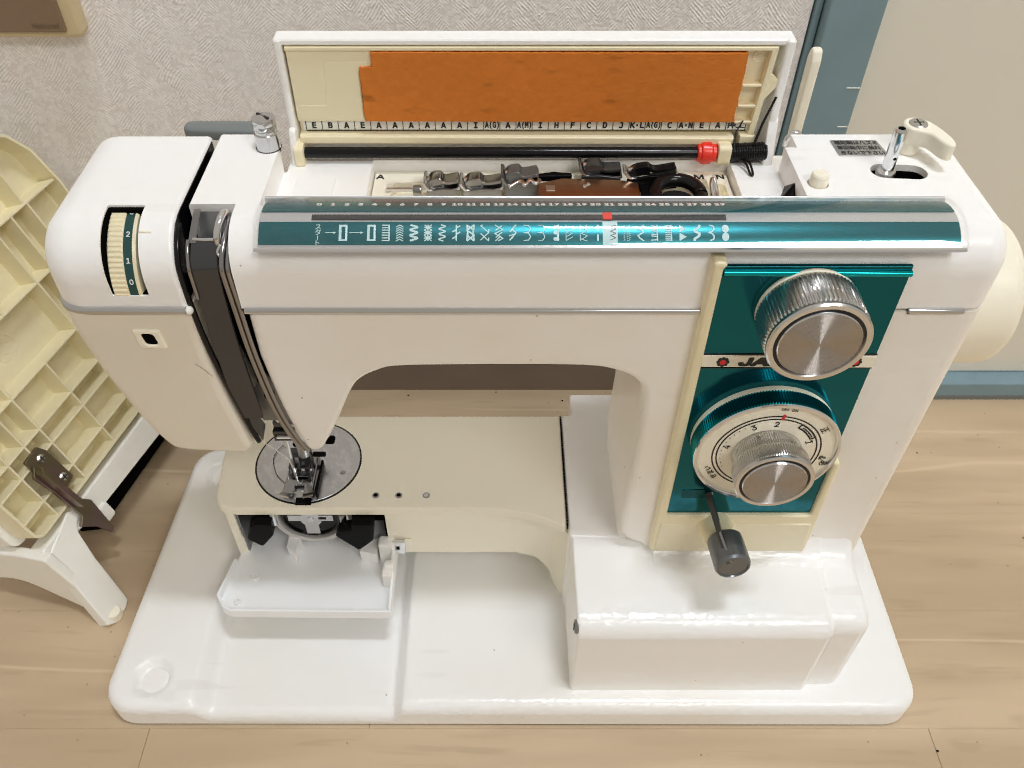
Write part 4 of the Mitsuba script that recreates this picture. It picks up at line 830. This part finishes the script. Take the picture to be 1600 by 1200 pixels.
add(Lk + '__spring__leg', tube([(.2890, HY - .001, HZ + .004), (.2912, .1178, .2600), (.2940, .1180, .2705)], .0005, 6), 'black_gloss', True)

# ================================================================== accessories in the compartment
TZ = .2403
tr = prism(rnd([(.1443, .0760), (.2808, .0760), (.2808, .1170), (.1443, .1170)], .002), .2292, TZ, 'z', b=.0005)
tr = cut(tr, prism(rnd([(.150, .080), (.176, .078), (.178, .100), (.170, .111), (.152, .108)], .003), .2360, .25), prism(rnd([(.180, .080), (.205, .080), (.205, .108), (.182, .108)], .003), .2360, .25), prism(rnd([(.209, .080), (.264, .080), (.264, .109), (.209, .109)], .003), .2360, .25), prism(rnd([(.2665, .080), (.2725, .080), (.2725, .112), (.2665, .112)], .002), .2360, .25), prism(rnd([(.2745, .080), (.2790, .080), (.2790, .108), (.2745, .108)], .002), .2360, .25))
add('accessory_tray', tr, 'ivory')
lab('accessory_tray', 'cream accessory tray marked with letters lying in the open top compartment', 'tray')
for t, x, y in (('A', .1465, .1128), ('E', .1793, .1120), ('M', .2698, .1128), ('N', .2780, .1128)):
    add('accessory_tray__letter', put(flat(centred(affinity.scale(shape_text(t, .0028, bold=2), 1.25, 1, origin=(0, 0))), .0002), (x, y, TZ), (1, 0, 0), (0, 1, 0)), 'ink', False)
# transparent presser foot at the left of the tray
cf = cat(prism(rnd([(.149, .094), (.165, .097), (.166, .106), (.150, .108)], .002), 0.2408, 0.2416, 'z'), bx(.160, .1665, .099, .103, 0.2416, 0.2463), tube(spline([(.1655, .1015, .2453), (.170, .103, .2478), (.1755, .104, .2483), (.177, .101, .2468), (.172, .099, .2463), (.1655, .1, .2443)], 5), .0006, 6))
add('clear_presser_foot__sole', cf, 'clear_plastic', 25)
add('clear_presser_foot__pin', rod((.1605, .0985, .2435), (.1635, .0985, .2435), .0020), 'dark_chrome')
add('clear_presser_foot__runner', bx(.1500, .1600, .1012, .1024, .2410, .2424, .0004), 'chrome')
lab('clear_presser_foot', 'transparent plastic presser foot at the left end of the accessory tray', 'presser foot')
def metal_foot(key, x0, x1, y0, y1, z0, tilt, mat='dark_chrome', top='chrome', rot=0.):
    """A folded sheet-metal presser foot: sole, shank block, toe and pin."""
    w, d = x1 - x0, y1 - y0
    sol = LineString(spline([(-.0005, .0034), (w * .06, .0012), (w * .2, .0003), (w * .55, 0), (w * .9, .0002), (w, .0006)], 5)).buffer(.0006, cap_style=1)
    blk = LineString(spline([(w * .10, .0012), (w * .12, .0028), (w * .22, .0038), (w * .42, .0040), (w * .50, .0028), (w * .62, .0022), (w * .96, .0026)], 5)).buffer(.0007, cap_style=1)
    P = {'sole': (prism(sol, 0, d, 'y', b=.0004), top), 'shank': (prism(blk, d * .18, d * .82, 'y', b=.0003), mat),
         'shank_side': (prism(rnd([(w * .12, .001), (w * .14, .0030), (w * .24, .0040), (w * .44, .0040), (w * .50, .001)], .0005), d * .18, d * .26, 'y', b=.0002), mat),
         'side_wall': (prism(rnd([(0, -.0052), (w, -.0052), (w, .0004), (w * .45, .0012), (0, .0006)], .0004), -.0002, .0010, 'y', b=.0003), mat),
         'hinge_pin': (rod((w * .04, d * .5, .0030), (w * .16, d * .5, .0030), .0011, 12), 'chrome')}
    M = trimesh.transformations.translation_matrix((x0, y0, z0)) @ trimesh.transformations.rotation_matrix(tilt, (0, 1, 0)) @ trimesh.transformations.rotation_matrix(rot, (0, 0, 1))
    for n_, (m, mt) in P.items():
        m = m.copy(); m.apply_transform(M); add(f'{key}__{n_}', m, mt, 28)
metal_foot('metal_presser_foot', .1655, .1775, .0985, .108, 0.2422, -.10)
lab('metal_presser_foot', 'small chrome presser foot lying next to the transparent one', 'presser foot')
metal_foot('metal_presser_foot_001', .1790, .1935, .0985, .107, 0.2422, -.08)
lab('metal_presser_foot_001', 'long polished presser foot below the letter E of the tray', 'presser foot')
metal_foot('metal_presser_foot_002', .1945, .2070, .0995, .110, 0.2440, -.10, 'grey_metal', 'dark_chrome')
lab('metal_presser_foot_002', 'upright dark chrome presser foot left of the flat brown plate', 'presser foot')
metal_foot('metal_presser_foot_003', .2235, .2385, .1055, .114, 0.2445, .03, 'slate_metal', 'dark_chrome')
lab('metal_presser_foot_003', 'curled dark chrome presser foot standing behind the flat plate', 'presser foot')
metal_foot('metal_presser_foot_004', .2405, .2590, .1030, .109, 0.2445, -.12, 'black_gloss', 'chrome')
lab('metal_presser_foot_004', 'slanted bright presser foot above the black ring', 'presser foot')
pr('warm_steel', (.42, .27, .18), .28, metal=1.)
fpz = .2450
add('flat_attachment__plate', prism(rnd([(.2050, .080), (.2445, .080), (.2445, .1015), (.2370, .1035), (.2160, .1045), (.2070, .1010)], .0012), fpz - .001, fpz, 'z', b=.0004), 'warm_steel')
add('flat_attachment__window', bx(.2098, .2132, .0955, .0990, fpz, fpz + .0004, .0001), 'steel')
add('flat_attachment__rivet', lathe([(0, .0006), (.0006, .0005), (.0009, 0)], (.2243, .0990, fpz), n=14), 'chrome')
add('flat_attachment__rivet', lathe([(0, .0006), (.0006, .0005), (.0009, 0)], (.2258, .1004, fpz), n=14), 'chrome')
add('flat_attachment__lever', tube(spline([(.2160, .0880, fpz + .0008), (.2200, .0895, fpz + .0010), (.2300, .0893, fpz + .0010), (.2335, .0885, fpz + .0008)], 5), .0006, 8), 'chrome', True)
add('flat_attachment__coil', tube(spline([(.1960, .0965, .2460), (.2005, .0985, .2475), (.2020, .0955, .2475), (.2040, .0985, .2480), (.2060, .0960, .2480), (.2075, .0985, .2480)], 6), .0007, 8), 'chrome', True)
add('flat_attachment__bracket', bx(.2450, .2490, .0850, .1010, fpz - .002, fpz - .0005, .0005), 'black_plastic')
add('flat_attachment__tab', bx(.2492, .2510, .0930, .1005, fpz - .0024, fpz - .0010, .0005), 'chrome')
add('flat_attachment__dark_arm', prism(rnd([(.2070, .1050), (.2200, .1055), (.2200, .1075), (.2130, .1085), (.2070, .1070)], .0006), fpz - .002, fpz + .0005, 'z', b=.0005), 'black_plastic')
lab('flat_attachment', 'flat brown-tinted steel sewing attachment lying across the middle of the tray', 'sewing attachment')
RC = np.array([.2585, .0945, .2430])
a = np.linspace(0, 2 * math.pi, 41)
add('black_ring__ring', tube(np.c_[RC[0] + .0085 * np.cos(a), RC[1] + .0085 * np.sin(a), RC[2] + .0012 * np.sin(a) + .001], .0026, 12), 'black_gloss', True)
add('black_ring__hub', rod((RC[0], RC[1], RC[2] - .003), (RC[0], RC[1], RC[2] - .0008), .0070), 'black_rubber')
add('black_ring__spoke', bx(.2545, .2620, .0920, .0945, .2425, .2437, .0004), 'dark_chrome')
lab('black_ring', 'glossy black ring lying in the right part of the accessory tray', 'ring')
add('bent_pin', tube(spline([(.2722, .0930, .2410), (.2718, .1000, .2440), (.2724, .1035, .2450), (.2734, .1035, .2446), (.2738, .0990, .2425), (.2738, .0900, .2405)], 5), .0008, 8), 'chrome', True)
lab('bent_pin', 'bent chrome wire pin between the letters M and N of the tray', 'wire pin')

# ================================================================== extension table leaning at the left
P1 = np.array([-.037514, .17002, .110781]); d1 = np.array([.24586, .96930, 0.]); d2 = np.array([.32299, -.08193, -.94285])
d1 /= np.linalg.norm(d1); d2 -= d1 * (d1 @ d2); d2 /= np.linalg.norm(d2); nn = np.cross(d1, d2); nn *= np.sign(nn[0])
BM = np.eye(4); BM[:3, 0], BM[:3, 1], BM[:3, 2], BM[:3, 3] = -d1, d2, nn, P1     # columns: s towards the front, t down, n out of the ribbed side
if np.linalg.det(BM[:3, :3]) < 0: FLIP = True
else: FLIP = False
def brd(m):
    m = m.copy(); m.apply_transform(BM)
    if FLIP: m.invert()
    return fixvol(m) if m.is_watertight else m
X = 'extension_table'
lab(X, 'cream and white extension table with ribbed underside, standing on edge left of the sewing machine', 'extension table')
D = -.0125
outline = rnd(np.array([(-.0525, .0606), (-.0515, -.0620), (-.0480, -.0830), (-.0400, -.0960), (-.0250, -.1020), (.1000, -.1040), (.0975, .0606)]), .006)
add(X + '__panel', brd(prism(outline, D - .0016, D, 'z', b=.0003)), 'tray_plastic')
def rib(s0, t0, s1, t1, hh=0., w=.0011):
    s = LineString([(s0, t0), (s1, t1)]).buffer(w / 2, cap_style=2)
    add(X + '__panel__rib', brd(prism(s, D - .0002, hh, 'z', b=0, b2=.0002, seg=1)), 'tray_plastic', 20)
rim = outline.difference(outline.buffer(-.0016))
add(X + '__panel__rim', brd(prism(rim, D - .0016, .0006, 'z', b=.0003)), 'tray_plastic', 30)
tl = [-.0866, -.0646, -.0319, 0., .0211, .0314, .0484]
LE, RE = -.0512, .0965
rib(-.0480, tl[1], RE, tl[1], .0002)
for t in tl[2:]: rib(LE, t, RE, t)
# cross ribs
rib(-.0235, -.1000, -.0235, tl[1]); rib(.012, -.1000, .012, tl[1]); rib(.055, -.1000, .055, tl[1])
rib(-.0254, tl[1], -.0254, tl[2]); rib(-.0125, tl[1], -.0125, tl[2]); rib(0.0005, tl[1], 0.0005, tl[2]); rib(.0275, tl[1], .0275, tl[2]); rib(.0550, tl[1], .0550, tl[2])
rib(-.0125, tl[2], -.0125, tl[4]); rib(0, tl[2], 0, tl[4]); rib(.0550, tl[2], .0550, .0600); rib(.0275, tl[3], .0275, .0600); rib(.0675, tl[3] - .01, .0675, .0600); rib(.0802, tl[3], .0802, .0600); rib(0, tl[4], 0, .0600); rib(-.0254, tl[2], -.0254, .0600)
add(X + '__panel__boss', brd(lathe([(0, .0004), (.0030, .0004), (.0034, 0), (.0070, 0), (.0072, -.0003)], (.0322, -.0155, D + .0003), n=36)), 'tray_plastic')
# white shell behind it: body, lower rail and front legs
shell_o = rnd(np.array([(-.0560, .0622), (-.0545, -.0650), (-.0430, -.0990), (-.0250, -.1060), (.1040, -.1080), (.1015, .0622)]), .006)
add(X + '__shell', brd(prism(shell_o, -.0500, D - .0022, 'z', b=.004, b2=.0005)), 'table_white', 35)
add(X + '__rail', brd(prism(rnd([(-.0560, .0655), (.1000, .0655), (.0985, .0735), (.0800, .0760), (.0700, .0775), (.0600, .0795), (-.0560, .0850)], .002), -.0120, -.0010, 'z', b=.0012)), 'table_white', 35)
def P3(s, t, n_): return P1 - d1 * s + d2 * t + nn * n_
s_ = trimesh.creation.icosphere(1, .0022).vertices
hl = lambda pts: trimesh.convex.convex_hull(np.vstack([np.array(p) + s_ for p in pts]))
LM = np.eye(4); LM[:3, 0], LM[:3, 1], LM[:3, 2], LM[:3, 3] = (.22349, .97262, .06366), (.53073, -.06665, -.84492), (.8175, -.2226, .5311), (-.03889, .06865, .04403)
lg = prism(rnd([(0, -.0010), (.0232, -.0060), (.0330, -.0010), (.0262, .0012), (.0222, .0022), (.0184, .0057), (.0120, .0212), (.0032, .0495), (-.0010, .0510), (-.0100, .0508), (-.0142, .0470)], .0012), -.0085, 0., 'z', b=.0010)
lg.apply_transform(LM); add(X + '__leg', fixvol(lg), 'table_white', 35)
add(X + '__leg__foot_pad', rod((-.0165, .0590, .0002), (-.0165, .0590, .006), .0040, 20), 'ivory')
ew = spline([(-.0120, .0640), (-.0400, .0600), (-.0700, .0560), (-.0900, .0540)], 4)
ew2 = spline([(-.0900, .0930), (-.0560, .0855), (-.0330, .0870), (-.0170, .1010), (-.0020, .1180)], 5)
E_ = Polygon(np.vstack([ew, ew2, [(.006, .1180), (.002, .0680)]])).buffer(0)
EM = np.eye(4); EM[:3, 0], EM[:3, 1], EM[:3, 2], EM[:3, 3] = nn, d2, np.cross(nn, d2), P3(.1005, 0, 0)
em = prism(rnd(E_, .001), -.003, .003, 'z', b=.0015); em.apply_transform(EM); add(X + '__end_wall', em, 'table_white', 35)
# far leg and a black solid standing in for the shade beneath the rail
add(X + '__leg', hl([P3(-.0560, .0660, -.001), P3(-.0380, .0690, -.001), P3(-.0560, .0660, -.014), P3(-.0560, .1150, .006), P3(-.0440, .1150, .006), P3(-.0560, .1150, -.004)]), 'table_white', 35)
add(X + '__shade_strip', hull([P3(a_, t_, n_) for a_ in (-.0500, .0580) for t_, n_ in ((.0780, -.008), (.0780, -.030), (.1010, -.0215), (.1030, -.040))]), 'shade_and_crumb_black')
add(X + '__strip_stop', brd(bx(.0560, .0640, .0770, .0880, -.008, .0010, .0022)), 'table_white')
# metal hook bracket screwed to the ribs
add(X + '__bracket', brd(prism(rnd([(.0745, .0255), (.0640, .0250), (.0615, .0300), (.0605, .0515), (.0690, .0530), (.0745, .0330)], .0008), .0004, .0020, 'z', b=.0003)), 'olive_metal')
add(X + '__bracket__hook', brd(prism(rnd([(.0735, .0290), (.0700, .0386), (.0672, .0625), (.0640, .0670), (.0655, .0890), (.0682, .0905), (.0716, .0807), (.0785, .0721), (.0738, .0687), (.0748, .0586), (.0756, .0467), (.0778, .0339)], .0008), .0022, .0044, 'z', b=.0004)), 'olive_metal')
add(X + '__bracket__flange', brd(prism(rnd([(.0735, .0290), (.0722, .0386), (.0700, .0620), (.0730, .0630), (.0748, .0467), (.0760, .0330)], .0004), .0044, .0100, 'z', b=.0004)), 'olive_metal')
for (s0, t0) in ((.0668, .0308), (.0650, .0470)):
    k = add(X + '__bracket__screw', brd(lathe([(0, .0012), (.0016, .0011), (.0024, .0004), (.0025, 0)], (s0, t0, .0020), n=24)), 'steel')
    add(k.replace('screw', 'screw_cross'), brd(cat(bx(s0 - .0016, s0 + .0016, t0 - .0003, t0 + .0003, .00318, .0034), bx(s0 - .0003, s0 + .0003, t0 - .0016, t0 + .0016, .00318, .0034))), 'ink', False)
